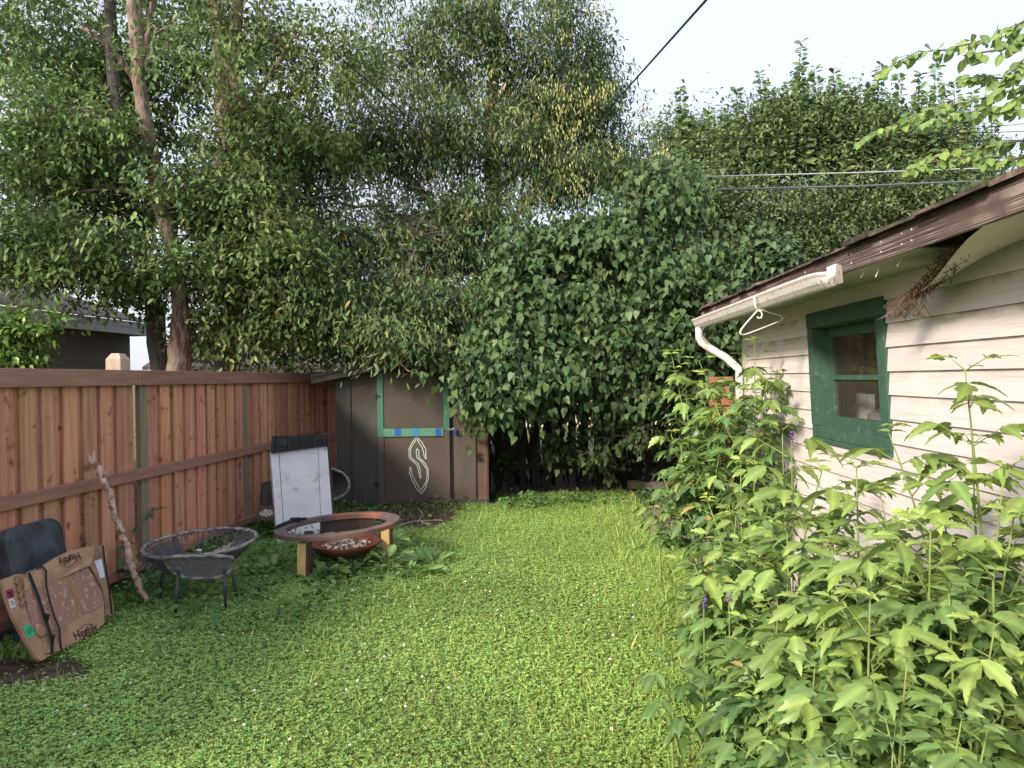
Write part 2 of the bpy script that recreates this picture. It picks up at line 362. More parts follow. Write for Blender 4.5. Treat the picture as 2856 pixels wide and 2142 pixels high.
for g in (-4.2, -2.15, -.12, 1.9, 3.7):
    m = MB(); h = 1.955 if g == -.12 else 1.80; a = .065
    m.box(FF, g - a, g + a, -.16, -.03, 0, h - .05)
    lo = [FF(g + x * a, -.095 + y * .065, h - .05) for x, y in ((-1, -1), (1, -1), (1, 1), (-1, 1))]
    hi = [FF(g + x * .035, -.095 + y * .035, h) for x, y in ((-1, -1), (1, -1), (1, 1), (-1, 1))]
    m.add(lo + hi, [(4, 5, 6, 7)] + [(i, (i + 1) % 4, 4 + (i + 1) % 4, 4 + i) for i in range(4)])
    m.build('post', PW, fen)
m = MB(); q = s0
while q < s1: m.box(FF, q, min(q + 2.4, s1) - .003, .024, .062, 1.685, 1.812, (random.uniform(.85, 1.1),) * 3, .003); q += 2.4
m.build('top_rail', FWR, fen)
m = MB(); m.box(FF, s0, s1, -.03, .023, 1.765, 1.79); m.build('cap', FWR, fen)
m = MB(); m.box(FF, s0, s1, .027, .062, .885, .975, (1, .95, .95), .003); m.build('middle_rail', FWR, fen)
m = MB(); m.box(FF, s0, s1, .027, .062, .115, .19, (1, .95, .95), .003); m.build('bottom_rail', FWR, fen)
m = MB(); m.box(FF, s0, s1, .004, .026, .0, .13, (.7, .7, .7)); m.build('kickboard', FWR, fen)
# rear section of the same kind of fence, behind the shed
rc = FF(s1, 0, 0); RF = Fr(rc, nf, -uf)       # a to the right, b towards the camera
rf = thing('rear_fence', rc, 'dark brown board fence section meeting the left fence behind the shed', 'fence')
m = MB(); s = .0
while s < 1.6:
    c = random.uniform(.55, .8); m.box(RF, s, s + .14, .002, .022, .05, 1.72, (c, c, c)); m.box(RF, s + .1, s + .23, -.019, -.001, .05, 1.7, (.4, .4, .4)); s += .2
m.build('boards', FW, rf)
m = MB(); m.box(RF, .0, 1.7, .024, .062, .87, .96); m.build('middle_rail', FWR, rf)
m = MB(); m.box(RF, .0, 1.7, .024, .062, 1.62, 1.75, (.8, .8, .8)); m.build('top_rail', FWR, rf)
# old dark picket fence right of the shed
pk = G(1370, 1378); PK = Fr(pk, SF.u); PK.v = SF.v
pf = thing('picket_fence', pk, 'old dark picket fence with gaps behind the lilac', 'fence')
DK = M('shade_darkened_old_wood', (.04, .033, .028), (.02, .017, .014), (20, 20, 3), 6, .95)  # dark old wood, colour lowered further to stand in for shade under the lilac
m = MB(); s = -.3
while s < 3.4: m.box(PK, s, s + .10, 0, .02, .05, 1.45 + random.uniform(-.02, .02)); s += random.uniform(.17, .2)
m.build('pickets', DK, pf)
for z in (.35, 1.15): m = MB(); m.box(PK, -.3, 3.5, -.045, -.002, z, z + .09); m.build('rail', DK, pf)
for x in (-.2, 1.8, 3.4): m = MB(); m.box(PK, x, x + .09, -.14, -.048, 0, 1.55); m.build('post', DK, pf)
# ------------------------------------------------------------------ shed
SH = M('brown_shed_paint', (.082, .075, .066), (.06, .056, .05), (9, 9, 2), 8, .75, .15, True, c3=(.06, .05, .04), s3=2.5)
SHD = M('shed_door_paint', (.10, .075, .062), (.082, .062, .052), (14, 14, 5), 8, .75, .1, True, c3=(.085, .065, .05), s3=3)
GRN = M('green_paint', (.065, .185, .12), (.045, .14, .09), (20, 20, 6), 6, .6, .1)
GRP = M('green_rail_paint', (.10, .25, .17), (.085, .21, .14), (20, 20, 6), 6, .6)
ROOFM = M('dark_shingles', (.07, .06, .055), (.035, .03, .028), (14, 14, 14), 8, .95, .6, c3=(.11, .085, .07), s3=7)
shed = thing('garden_shed', SF(SW / 2, 0, 0), 'small dark brown plywood shed with green trimmed door and white S emblem', 'shed')
pkx = SW * .58; zl = 1.80; zp = 2.02; zr = 1.82; dep = 1.5
m = MB()
fp = [(0, .03), (SW, .03), (SW, zr), (pkx, zp), (0, zl)]
m.slab([SF(a, 0, c) for a, c in fp], SF.v * -dep)
m.build('wall', SH, shed)
m = MB()
for x0, x1 in ((0, .2), (.215, .62), (.635, .80)): m.box(SF, x0, x1 - .004, .001, .013, .05, zl + .1 * x0 / 1 - .02, (random.uniform(.9, 1.05),) * 3)
for x0, x1 in ((1.565, 1.86), (1.87, SW - .13)): m.box(SF, x0, x1 - .006, .001, .013, .05, 1.86, (1.25, 1.12, 1.05))
m.build('panel_boards', SH, shed)
m = MB(); m.box(SF, SW - .125, SW + .014, .001, .02, .03, 1.84, (1.7, 1.15, .95)); m.box(SF, SW - .001, SW + .018, -.13, .02, .03, 1.84, (1.5, .95, .8)); m.build('corner_trim', SH, shed)
m = MB(); m.box(SF, .02, SW - .02, .002, .035, .0, .10, (.8, .8, .8)); m.build('skid', SH, shed)
# door
a0, _, zt = sp(612, 415); a1, _, zb = sp(1229, 1536); zb = max(zb, .06)
m = MB(); m.box(SF, a0, a1, .014, .034, zb, zt - .01, (.95, .95, .95)); door = m.build('door', SHD, shed); sub(door)
m = MB(); xa = sp(667, 700)[0]; xb = sp(1166, 700)[0]; zu = sp(900, 466)[2]; zm1 = sp(900, 886)[2]; zm0 = sp(900, 955)[2]; zl1 = sp(900, 1478)[2]
m.box(SF, xa, xb, .036, .040, zm1, zu, (.85, .95, .9)); m.build('upper_panel', SHD, door)
m = MB(); m.box(SF, a0, xa - .003, .035, .050, zm0, zt - .012); o = m.build('stile', GRN, door); o['label'] = 'green painted stile'
m = MB(); m.box(SF, xb + .003, a1, .035, .050, zm1 - .02, zt - .012); o = m.build('stile', GRN, door); o['label'] = 'green painted stile'
m = MB(); m.box(SF, xa, xb, .035, .05, zu + .003, zt - .012); o = m.build('top_trim', SHD, door)
m = MB(); m.box(SF, xa, xb, .041, .056, zm0, zm1 - .002, (1, 1, 1), .002); o = m.build('cross_rail', GRP, door); o['label'] = 'pale green rail across the middle'
m = MB(); m.box(SF, a0, xa - .003, .035, .047, zb, zm0 - .004); m.box(SF, xb + .003, a1, .035, .047, zb, zm1 - .024)
m.box(SF, xa, xb, .035, .047, zb, zl1 - .004, (.95, .9, .95)); m.build('lower_frame', SHD, door)
BLUE = M('blue_tape', (.02, .12, .42), (.02, .08, .3), (40, 40, 40), 4, .5); BLU2 = M('light_blue_tape', (.05, .28, .5), (.02, .15, .4), (60, 60, 60), 4, .5)
for (x0, x1), mt in zip(((765, 812), (916, 958), (1103, 1150)), (BLUE, BLU2, BLUE)):
    m = MB(); m.box(SF, sp(x0, 900)[0], sp(x1, 900)[0], .057, .059, sp(x0, 950)[2], sp(x0, 888)[2]); m.build('tape', mt, door)
PAINT = M('white_paint_line', (.62, .70, .62), (.45, .6, .5), (60, 60, 60), 4, .7)
def S3(pts): return [SF(*(lambda q: (q[0], .036, q[2]))(sp(x, y))) for x, y in pts]
o1 = [(945, 958), (905, 1010), (880, 1060), (880, 1130), (915, 1165), (950, 1195), (962, 1250), (976, 1308), (982, 1300), (972, 1220), (960, 1185), (925, 1155), (895, 1125), (893, 1062), (915, 1020), (946, 978), (975, 1020), (1000, 1070), (1005, 1110), (1020, 1142), (1026, 1140), (1020, 1060), (990, 1005), (945, 958)]
o2 = [(950, 1055), (942, 1075), (945, 1130), (985, 1165), (1010, 1200), (1028, 1225), (1032, 1265), (1028, 1330), (980, 1410), (945, 1350), (905, 1270), (897, 1215), (888, 1212), (885, 1262), (905, 1320), (950, 1400), (985, 1438), (1020, 1385), (1042, 1310), (1042, 1235), (1020, 1185), (985, 1150), (962, 1125), (962, 1075), (950, 1055)]
em = MB()
for pts in (o1, o2):
    q = S3(pts); fine = []
    for a, b in zip(q[:-1], q[1:]):
        for k in range(4): fine.append(a.lerp(b, k / 4) + SF.u * random.gauss(0, .0022) + Z * random.gauss(0, .0015))
    em.ribbon(fine, .0085, SF.v, .003, closed=True)
em.build('painted_emblem', PAINT, door)
for zy in (620, 1350):
    m = MB(); h = sp(608, zy); m.box(SF, h[0] - .035, h[0] + .05, .051, .055, h[2] - .012, h[2] + .012); m.box(SF, h[0] - .006, h[0] + .006, .051, .062, h[2] - .05, h[2] + .05); m.build('hinge', M('hinge_metal', (.05, .045, .04), rough=.5, metal=.6), door)
STEEL = M('steel', (.4, .4, .4), (.25, .25, .25), rough=.35, metal=.9)
m = MB(); h = sp(1235, 895); m.box(SF, h[0] - .05, h[0] + .05, .05, .056, h[2] - .012, h[2] + .012)
m.tube([SF(h[0] + .045 + .018 * math.cos(t), .064, h[2] - .01 + .03 * math.sin(t)) for t in (0, .5, 1, 1.57, 2.1, 2.6, 3.14)], .0045, 6); m.build('hasp', STEEL, door)
m = MB(); m.box(SF, h[0] + .02, h[0] + .07, .053, .078, h[2] - .062, h[2] - .012, (1, 1, 1), .006); m.build('padlock', M('blue_lock', (.03, .06, .25), rough=.3), door)
# roof
m = MB(); o_ = .16
for (xa_, za_, xb_, zb_) in ((-.28, zl - .06, pkx, zp), (pkx, zp, SW + .25, zr - .05)):
    pts = [SF(xa_, .2, za_), SF(xb_, .2, zb_), SF(xb_, -dep - .15, zb_), SF(xa_, -dep - .15, za_)]
    m.slab([p + Z * .045 for p in pts], V3((0, 0, -.04)))
m.build('roof', ROOFM, shed)
m = MB()
for (xa_, za_, xb_, zb_) in ((-.28, zl - .06, pkx, zp), (pkx, zp, SW + .25, zr - .05)):
    m.slab([SF(xa_, .182, za_ + .003), SF(xb_, .182, zb_ + .003), SF(xb_, .182, zb_ - .075), SF(xa_, .182, za_ - .075)], SF.v * -.02)
m.build('fascia', SH, shed)
# ------------------------------------------------------------------ neighbour garage on the left
NL = -(4.0 + 0); nb0 = P(388, 934, 11.5); NF = Fr((nb0.x, nb0.y, 0), uf)
ez = nb0.z
STU = M('grey_stucco', (.34, .31, .28), (.16, .145, .13), (70, 70, 70), 8, 1, .8, c3=(.25, .22, .2), s3=1)
WF_ = M('white_fascia_paint', (.78, .79, .84), (.68, .70, .76), (3, 3, 40), 5, .6, .05)
ng = thing('neighbour_garage', NF(0, -.4, 0), 'grey stucco garage with white fascia beyond the left fence', 'garage')
m = MB(); e1 = .35; m.box(NF, -11, e1, -6.4, -.4, 0, ez + .05); m.build('wall', STU, ng)
m = MB(); m.box(NF, -11.4, e1 + .1, -.03, 0, ez, ez + .2); m.box(NF, -11.4, e1 + .1, .001, .012, ez + .11, ez + .2); m.build('fascia', WF_, ng)
m = MB(); m.box(NF, -11.4, e1 + .07, -.4, -.031, ez + .005, ez + .02); m.build('soffit', M('grey_soffit', (.12, .12, .13)), ng)
m = MB()
for k in range(16):
    b = .04 - k * .14; z = ez + .205 + k * .045
    m.slab([NF(-11.5, b, z), NF(e1 + .12, b, z), NF(e1 + .12, b - .17, z + .055), NF(-11.5, b - .17, z + .055)], V3((0, 0, .012)), (random.uniform(.8, 1.2),) * 3)
m.build('roof', M('grey_shingles', (.14, .13, .13), (.06, .055, .055), (20, 20, 20), 6, .95, .5, True), ng)
# far pale house beyond the lane
fh = D(700, 800, 24); HF = Fr((fh.x, fh.y, 0), (1, .03, 0)); HF.v = V3((.03, -1, 0)).normalized()
PALE = M('pale_siding', (.74, .70, .64), (.62, .58, .53), (1, 1, 9), 3, .8)
def house(a, b, h, label, name='distant_house', off=0):
    t = thing(name, HF((a + b) / 2, -off, 0), label, 'house', None)
    m = MB(); m.box(HF, a, b, -off - 6, -off, 0, h)
    k = 0
    while k * .2 < h - .1: m.box(HF, a, b, -off + .001, -off + .014, k * .2 + .01, k * .2 + .19); k += 1
    m.build('wall', PALE, t)
    m = MB(); r = [HF(a - .4, -off + .5, h - .05), HF(b + .4, -off + .5, h - .05), HF(b + .4, -off - 3, h + 1.2), HF(a - .4, -off - 3, h + 1.2)]; m.slab(r, V3((0, 0, .1)))
    m.slab([HF(a - .4, -off - 6.5, h - .05), HF(a - .4, -off - 3, h + 1.2), HF(b + .4, -off - 3, h + 1.2), HF(b + .4, -off - 6.5, h - .05)], V3((0, 0, .1)))
    m.build('roof', ROOFM, t)
    for q in (.25, .7):
        x = a + (b - a) * q; m = MB(); m.box(HF, x, x + 1.2, -off + .015, -off + .04, .9, 2.1); w = m.build('window', WF_, t); sub(w)
        m = MB(); m.box(HF, x + .08, x + 1.12, -off + .041, -off + .045, .98, 2.02); m.build('pane', M('dark_pane', (.03, .035, .04), rough=.1), w)
house(-5.5, 1.6, 2.2, 'pale low house glimpsed through the trees above the left fence')
house(5.0, 14, 2.2, 'pale low house glimpsed through the pickets beside the shed', off=0)
# ------------------------------------------------------------------ garage on the right
SID = bpy.data.materials.new('white_lap_siding'); SID.use_nodes = True
def siding_mat(mt):
    n = mt.node_tree; b = n.nodes['Principled BSDF']; L = n.links.new; b.inputs['Roughness'].default_value = .7
    tc = n.nodes.new('ShaderNodeTexCoord'); a = n.nodes.new('ShaderNodeAttribute'); a.attribute_name = 'Col'
    mp = n.nodes.new('ShaderNodeMapping'); mp.inputs['Scale'].default_value = (8, 2.5, 60); L(tc.outputs['Object'], mp.inputs[0])
    gz = n.nodes.new('ShaderNodeTexNoise'); gz.inputs['Scale'].default_value = 1; gz.inputs['Detail'].default_value = 8; L(mp.outputs[0], gz.inputs[0])
    r1 = n.nodes.new('ShaderNodeValToRGB'); r1.color_ramp.elements[0].position = .28; r1.color_ramp.elements[0].color = (.50, .44, .39, 1)
    r1.color_ramp.elements[1].position = .45; r1.color_ramp.elements[1].color = (.59, .535, .52, 1); L(gz.outputs[0], r1.inputs[0])
    # mildew below each lap: Col.g carries the height within the board
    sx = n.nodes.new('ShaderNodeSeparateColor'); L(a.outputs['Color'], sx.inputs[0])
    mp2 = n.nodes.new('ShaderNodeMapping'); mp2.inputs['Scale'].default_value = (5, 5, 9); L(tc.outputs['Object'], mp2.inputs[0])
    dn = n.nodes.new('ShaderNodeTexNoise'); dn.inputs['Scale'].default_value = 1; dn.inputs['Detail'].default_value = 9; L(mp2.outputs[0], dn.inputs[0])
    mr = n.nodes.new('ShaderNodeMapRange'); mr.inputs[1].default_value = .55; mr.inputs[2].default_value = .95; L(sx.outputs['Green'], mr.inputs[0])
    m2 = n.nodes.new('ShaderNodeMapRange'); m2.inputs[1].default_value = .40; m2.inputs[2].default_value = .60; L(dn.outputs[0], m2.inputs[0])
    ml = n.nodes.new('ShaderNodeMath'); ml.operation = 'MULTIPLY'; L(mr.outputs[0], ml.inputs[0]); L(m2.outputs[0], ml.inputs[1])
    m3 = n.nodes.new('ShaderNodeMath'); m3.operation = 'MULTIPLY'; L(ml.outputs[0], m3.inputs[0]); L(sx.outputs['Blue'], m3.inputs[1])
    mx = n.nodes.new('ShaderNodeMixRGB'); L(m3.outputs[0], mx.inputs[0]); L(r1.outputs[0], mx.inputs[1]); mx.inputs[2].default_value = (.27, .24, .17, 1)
    mu = n.nodes.new('ShaderNodeMixRGB'); mu.blend_type = 'MULTIPLY'; mu.inputs[0].default_value = 1; L(mx.outputs[0], mu.inputs[1])
    cb = n.nodes.new('ShaderNodeCombineColor'); [L(sx.outputs['Red'], cb.inputs[i]) for i in range(3)]; L(cb.outputs[0], mu.inputs[2]); L(mu.outputs[0], b.inputs['Base Color'])
    bp = n.nodes.new('ShaderNodeBump'); bp.inputs['Strength'].default_value = .25; bp.inputs['Distance'].default_value = .01; L(gz.outputs[0], bp.inputs['Height']); L(bp.outputs[0], b.inputs['Normal'])
siding_mat(SID)
GS1 = GF.inv(hit(2081, 1000, GF(0, LW, 0), GF.v))[0]      # far corner
gar = thing('white_garage', GF(3.5, LW, 0), 'white garage with peeling lap siding and a green framed window', 'garage')
wz1, wz0 = 2.105, 1.325                  # window opening rows
ws1 = GF.inv(hit(2251, 880, GF(0, LW - .02, 0), GF.v))[0] - .048; ws0 = GF.inv(hit(2460, 829, GF(0, LW - .02, 0), GF.v))[0] - .048
GB = Fr((0, 0, 0), ug); GB.v = GF.v
def lapboard(m, s0_, s1_, z0, z1, dirt):
    c = random.uniform(.94, 1.05); t = .017; nseg = max(2, int((s1_ - s0_) / .4))
    vs = []; cols = []
    for i in range(nseg + 1):
        s_ = s0_ + (s1_ - s0_) * i / nseg; wv = random.gauss(0, .0009)
        for (b, z, g) in ((LW, z0, 0), (LW - t, z0 + wv, 0), (LW - t * .62, (z0 + z1) / 2, .5), (LW - .003, z1 + .004, 1)):
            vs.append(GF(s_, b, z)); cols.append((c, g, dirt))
    k = len(m.v); m.v += [tuple(p) for p in vs]; m.c += cols
    for i in range(nseg):
        for j in range(3):
            a = k + i * 4 + j; m.f.append((a, a + 4, a + 5, a + 1))
    for i in (0, nseg): a = k + i * 4; m.f.append((a, a + 1, a + 2, a + 3))
m = MB(); z = 2.235
rows = []
zz = 2.105
rows.append((2.105, 2.27))
while zz > .05: rows.append((zz - .13, zz)); zz -= .13
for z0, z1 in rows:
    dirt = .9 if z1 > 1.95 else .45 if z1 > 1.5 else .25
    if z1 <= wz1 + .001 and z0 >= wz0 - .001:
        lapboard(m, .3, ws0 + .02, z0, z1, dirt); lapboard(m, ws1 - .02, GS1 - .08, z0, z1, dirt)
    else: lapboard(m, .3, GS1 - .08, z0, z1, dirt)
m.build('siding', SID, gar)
TRIMW = M('white_trim_paint', (.62, .6, .56), (.5, .48, .42), (4, 4, 20), 6, .65, .1, c3=(.42, .38, .28), s3=4)
m = MB(); m.box(GF, GS1 - .079, GS1 + .02, LW - .03, LW + .003, 0, 2.262); m.box(GF, GS1, GS1 + .021, LW + .004, LW + .1, 0, 2.262); m.build('corner_board', TRIMW, gar)
m = MB(); m.box(GF, GS1 - .02, GS1 - .001, LW + .005, LW + 4.5, 0, 2.26); 
for (a, b, c, d) in ((.3, ws0 + .03, 0, 2.26), (ws1 - .03, GS1 - .021, 0, 2.26), (ws0 + .031, ws1 - .031, 0, wz0 - .04), (ws0 + .031, ws1 - .031, wz1 - .02, 2.26)): m.box(GF, a, b, LW + .001, LW + .02, c, d)
m.build('wall', TRIMW, gar)
PAN = M('brown_panelling', (.62, .33, .17), (.24, .11, .06), (14, 14, .5), 5, .6, .1, contrast=(.4, .6))
m = MB(); m.box(GF, .3, GS1 - .03, LW + 1.3, LW + 1.35, 0, 2.26); m.box(GF, GS1 - .09, GS1 - .03, LW + .03, LW + 1.3, 0, 2.26); m.box(GF, .3, GS1 - .1, LW + .03, LW + 1.29, -.0, .02); m.build('interior_wall', PAN, gar)
# window (slightly racked out of square)
def rk(z): return (z - 1.7) * -.0            # placeholder lean
class RFr(Fr):
    def __call__(s, a, b, c): return GF(a + (c - 1.68) * .11, b, c)
WR = RFr((0, 0, 0), ug)
win = sub(MB().build('window', GRN, gar)) if False else None
GRD = M('dark_green_paint', (.050, .105, .075), (.035, .080, .056), (25, 10, 10), 8, .65, .25, c3=(.10, .15, .12), s3=14, lo3=.6, hi3=.75)
m = MB(); zo1, zo0 = 2.128, 1.275; cw = .088
m.box(WR, ws0 - .01, ws1 + .01, LW - .027, LW + .0, zo1 - .105, zo1, (1, 1, 1), .003)
m.box(WR, ws0, ws0 + cw, LW - .026, LW + .0, 1.354, zo1 - .107, (1, 1, 1), .003)
m.box(WR, ws1 - cw, ws1, LW - .026, LW + .0, 1.354, zo1 - .107, (1, 1, 1), .003)
m.box(WR, ws0 + .002, ws1 - .002, LW - .024, LW - .001, zo0, 1.352, (1, 1, 1), .003)
win = m.build('window', GRD, gar); sub(win)
m = MB(); m.box(WR, ws0 + .0, ws1 - .0, LW - .032, LW + .13, zo0 - .03, zo0 - .001, (1, 1, 1), .003); m.build('sill', GRD, win)
i0, i1, iz0, iz1 = ws0 + cw, ws1 - cw, 1.33, zo1 - .107
m = MB(); m.box(WR, i1 - .004, i1 + .02, LW - .0, LW + .13, iz0, iz1); m.box(WR, i0 - .02, i0 + .004, LW, LW + .13, iz0, iz1); m.box(WR, i0 + .005, i1 - .005, LW + .001, LW + .13, iz1 - .005, iz1 + .02); m.build('jamb', GRD, win)
m = MB(); r0, r1 = LW + .078, LW + .11; sw = .045; zmid = iz0 + (iz1 - iz0) * .47
m.box(WR, i0 + .005, i0 + sw, r0, r1, iz0 + .005, iz1 - .006); m.box(WR, i1 - sw, i1 - .005, r0, r1, iz0 + .005, iz1 - .006)
m.box(WR, i0 + sw, i1 - sw, r0, r1, iz0 + .005, iz0 + .09); m.box(WR, i0 + sw, i1 - sw, r0, r1, iz1 - .07, iz1 - .006); m.box(WR, i0 + sw, i1 - sw, r0 + .004, r1, zmid + .01, zmid + .04)
m.build('sash', GRD, win)
GL = bpy.data.materials.new('window_glass'); GL.use_nodes = True; n_ = GL.node_tree; n_.nodes.clear()
g1 = n_.nodes.new('ShaderNodeBsdfTransparent'); g1.inputs[0].default_value = (.82, .84, .82, 1); g2 = n_.nodes.new('ShaderNodeBsdfGlossy'); g2.inputs['Roughness'].default_value = .03
g3 = n_.nodes.new('ShaderNodeBsdfDiffuse'); g3.inputs[0].default_value = (.35, .3, .26, 1)
fr_ = n_.nodes.new('ShaderNodeFresnel'); fr_.inputs[0].default_value = 1.18; mxa = n_.nodes.new('ShaderNodeMixShader'); mxb = n_.nodes.new('ShaderNodeMixShader'); mxb.inputs[0].default_value = .05
mxa.inputs[0].default_value = .05; n_.links.new(g1.outputs[0], mxa.inputs[1]); n_.links.new(g2.outputs[0], mxa.inputs[2])
n_.links.new(mxa.outputs[0], mxb.inputs[1]); n_.links.new(g3.outputs[0], mxb.inputs[2]); oo = n_.nodes.new('ShaderNodeOutputMaterial'); n_.links.new(mxb.outputs[0], oo.inputs[0])
for za, zb_ in ((iz0 + .09, zmid + .01), (zmid + .04, iz1 - .07)):
    m = MB(); m.box(WR, i0 + sw, i1 - sw, r0 + .015, r0 + .019, za, zb_); m.build('pane', GL, win)
# things standing inside behind the glass
wc = (i0 + i1) / 2
t = thing('interior_shelf', GF(wc, LW + .5, 0), 'dark shelf just inside the garage window', 'shelf')
m = MB(); m.box(GF, wc - .7, GS1 - .1, LW + .3, LW + .75, 1.34, 1.365); m.build('shelf_board', PAN, t)
for q in (-.65, .9): m = MB(); m.box(GF, wc + q, wc + q + .04, LW + .5, LW + .54, 0, 1.339); m.build('leg', PAN, t)
t = thing('grey_printer', GF(wc + .3, LW + .5, 1.365), 'grey plastic machine on the shelf inside the window', 'printer')
PG = M('grey_plastic', (.38, .37, .4), (.3, .3, .33), rough=.5)
m = MB(); m.box(GF, wc - .05, wc + .52, LW + .36, LW + .62, 1.366, 1.44, (1, 1, 1), .012); m.build('body', PG, t)
m = MB(); m.slab([GF(wc - .02, LW + .4, 1.441), GF(wc + .5, LW + .4, 1.441), GF(wc + .42, LW + .6, 1.52), GF(wc + .04, LW + .6, 1.52)], V3((0, 0, .01))); m.build('tray', PG, t)
t = MB(); t.box(GF, wc + .5, wc + .72, LW + .36, LW + .40, 1.366, 1.56); tag(t.build('paper_box', M('white_card', (.7, .7, .68))), 'small white carton with printed label behind the lower pane', 'box')
# soffit, fascia, roof
SOF = M('cream_green_soffit', (.42, .41, .29), (.34, .34, .24), (5, 5, 5), 6, .7, .1, c3=(.28, .28, .2), s3=2)
FAS = bpy.data.materials.new('weathered_fascia'); FAS.use_nodes = True
def fasmat(mt):
    n = mt.node_tree; b = n.nodes['Principled BSDF']; L = n.links.new; b.inputs['Roughness'].default_value = .85
    tc = n.nodes.new('ShaderNodeTexCoord'); mp = n.nodes.new('ShaderNodeMapping'); mp.inputs['Scale'].default_value = (1, 1.2, 170); L(tc.outputs['Object'], mp.inputs[0])
    nz = n.nodes.new('ShaderNodeTexNoise'); nz.inputs['Scale'].default_value = 1; nz.inputs['Detail'].default_value = 3; nz.inputs['Distortion'].default_value = .4; L(mp.outputs[0], nz.inputs[0])
    rp = n.nodes.new('ShaderNodeValToRGB'); rp.color_ramp.elements[0].position = .47; rp.color_ramp.elements[0].color = (.04, .026, .024, 1); rp.color_ramp.elements[1].position = .56; rp.color_ramp.elements[1].color = (.27, .21, .19, 1)
    L(nz.outputs[0], rp.inputs[0]); n2 = n.nodes.new('ShaderNodeTexNoise'); n2.inputs['Scale'].default_value = 4; n2.inputs['Detail'].default_value = 6; L(tc.outputs['Object'], n2.inputs[0])
    mr = n.nodes.new('ShaderNodeMapRange'); mr.inputs[1].default_value = .42; mr.inputs[2].default_value = .6; L(n2.outputs[0], mr.inputs[0])
    mx = n.nodes.new('ShaderNodeMixRGB'); L(mr.outputs[0], mx.inputs[0]); mx.inputs[1].default_value = (.075, .047, .042, 1); L(rp.outputs[0], mx.inputs[2]); L(mx.outputs[0], b.inputs['Base Color'])
    bp = n.nodes.new('ShaderNodeBump'); bp.inputs['Strength'].default_value = .5; bp.inputs['Distance'].default_value = .004; L(nz.outputs[0], bp.inputs['Height']); L(bp.outputs[0], b.inputs['Normal'])
fasmat(FAS)
LE = 1.55; SE = GS1 + .16; ZF = 2.213           # eave lateral, far end, fascia bottom
m = MB()
sc_ = [(SE, LE, ZT), (3.05, LE, ZT)]
m.add([GF(SE, LE, ZT), GF(SE, LW, ZT), GF(3.02, LW, ZT), GF(3.02, LE + .0, ZT), GF(SE, LE, ZT + .008), GF(SE, LW, ZT + .008), GF(3.02, LW, ZT + .008), GF(3.02, LE, ZT + .008)],
      [(0, 1, 2, 3), (7, 6, 5, 4), (0, 3, 7, 4), (2, 6, 7, 3), (0, 4, 5, 1)])
m.build('soffit', SOF, gar)
m = MB(); N_ = 26; g = []                           # near soffit sheet, its far outer corner torn loose and hanging
for i in range(N_ + 1):
    s_ = .3 + (3.35 - .3) * i / N_; tq = max(0, (s_ - 2.4) / .95); e = tq * tq * (3 - 2 * tq)
    for j in range(5):
        f = j / 4; b = (LE + e * .16) + (LW - LE - e * .16) * f
        z_ = ZT - .002 - e * (.165 * (1 - f) ** .8) - math.sin(f * 3.14) * .02 * e
        g.append(GF(s_, b, z_))
m.add(g + [p + V3((0, 0, .007)) for p in g], [(i * 5 + j, i * 5 + j + 1, i * 5 + j + 6, i * 5 + j + 5) for i in range(N_) for j in range(4)] + [(131 * 1 + 4 + i * 5 + j - 0, 131 + 4 + i * 5 + j + 5, 131 + 4 + i * 5 + j + 6, 131 + 4 + i * 5 + j + 1) for i in range(0) for j in range(4)])
o = m.build('torn_soffit', SOF, gar, True); o['label'] = 'torn soffit sheet hanging loose from the eave'
m = MB(); joints = [SE, 4.75, 2.98, 2.05, .3]
for a, b in zip(joints[1:], joints[:-1]):
    dz = random.uniform(-.004, .004); m.box(GF, a + .002, b - .002, LE - .022, LE - .001, ZF + dz, ZF + .102 + dz, (1, 1, 1), .002)
m.build('fascia', FAS, gar)
m = MB()
NAIL = M('pale_nail', (.7, .6, .55))
for s_ in (3.5, 3.2, 3.02, 2.94, 2.1, 4.1):
    for zz in (.03, .075): m = MB(); m.box(GF, s_, s_ + .007, LE - .0245, LE - .0221, ZF + zz, ZF + zz + .007); m.build('nail', NAIL, gar)
RI = LE + 2.9; RZ = 2.37 + 2.9 * .28
m = MB()
def rfz(b): return ZF + .108 + (b - (LE - .05)) * .28
m.slab([GF(.3, LE - .02, rfz(LE - .02) - .02), GF(SE, LE - .02, rfz(LE - .02) - .02), GF(SE, RI, rfz(RI) - .02), GF(.3, RI, rfz(RI) - .02)], V3((0, 0, .018)))
m.slab([GF(.3, RI * 2 - LE, rfz(LE)), GF(.3, RI, rfz(RI) - .02), GF(SE, RI, rfz(RI) - .02), GF(SE, RI * 2 - LE, rfz(LE))], V3((0, 0, .03)))
random.seed(5)
for k in range(18):
    b = LE - .055 + k * .145; s_ = .3
    while s_ < SE:
        w_ = random.uniform(.12, .3); e = random.uniform(-.012, .012) if k else random.uniform(-.018, .012); zz = rfz(b) + .004; h_ = random.uniform(.010, .024)
        s2 = min(s_ + w_, SE); c = random.uniform(.6, 1.4)
        m.slab([GF(s_, b + e, zz - .002), GF(s2, b + e, zz - .002), GF(s2, b + .17, rfz(b + .17) + .004), GF(s_, b + .17, rfz(b + .17) + .004)], V3((0, 0, h_)), (c, c, c)); s_ = s2 + .004
m.build('roof', M('old_brown_shingles', (.10, .075, .06), (.045, .035, .03), (30, 30, 30), 8, .95, .8, True, c3=(.16, .11, .09), s3=12), gar)
# far gable closing wall under the roof
m = MB(); m.slab([GF(GS1 - .001, LE + .1, 2.25), GF(GS1 - .001, RI, rfz(RI) - .03), GF(GS1 - .001, LW + 4.5, 2.25)], ug * -.015); m.build('gable', TRIMW, gar)
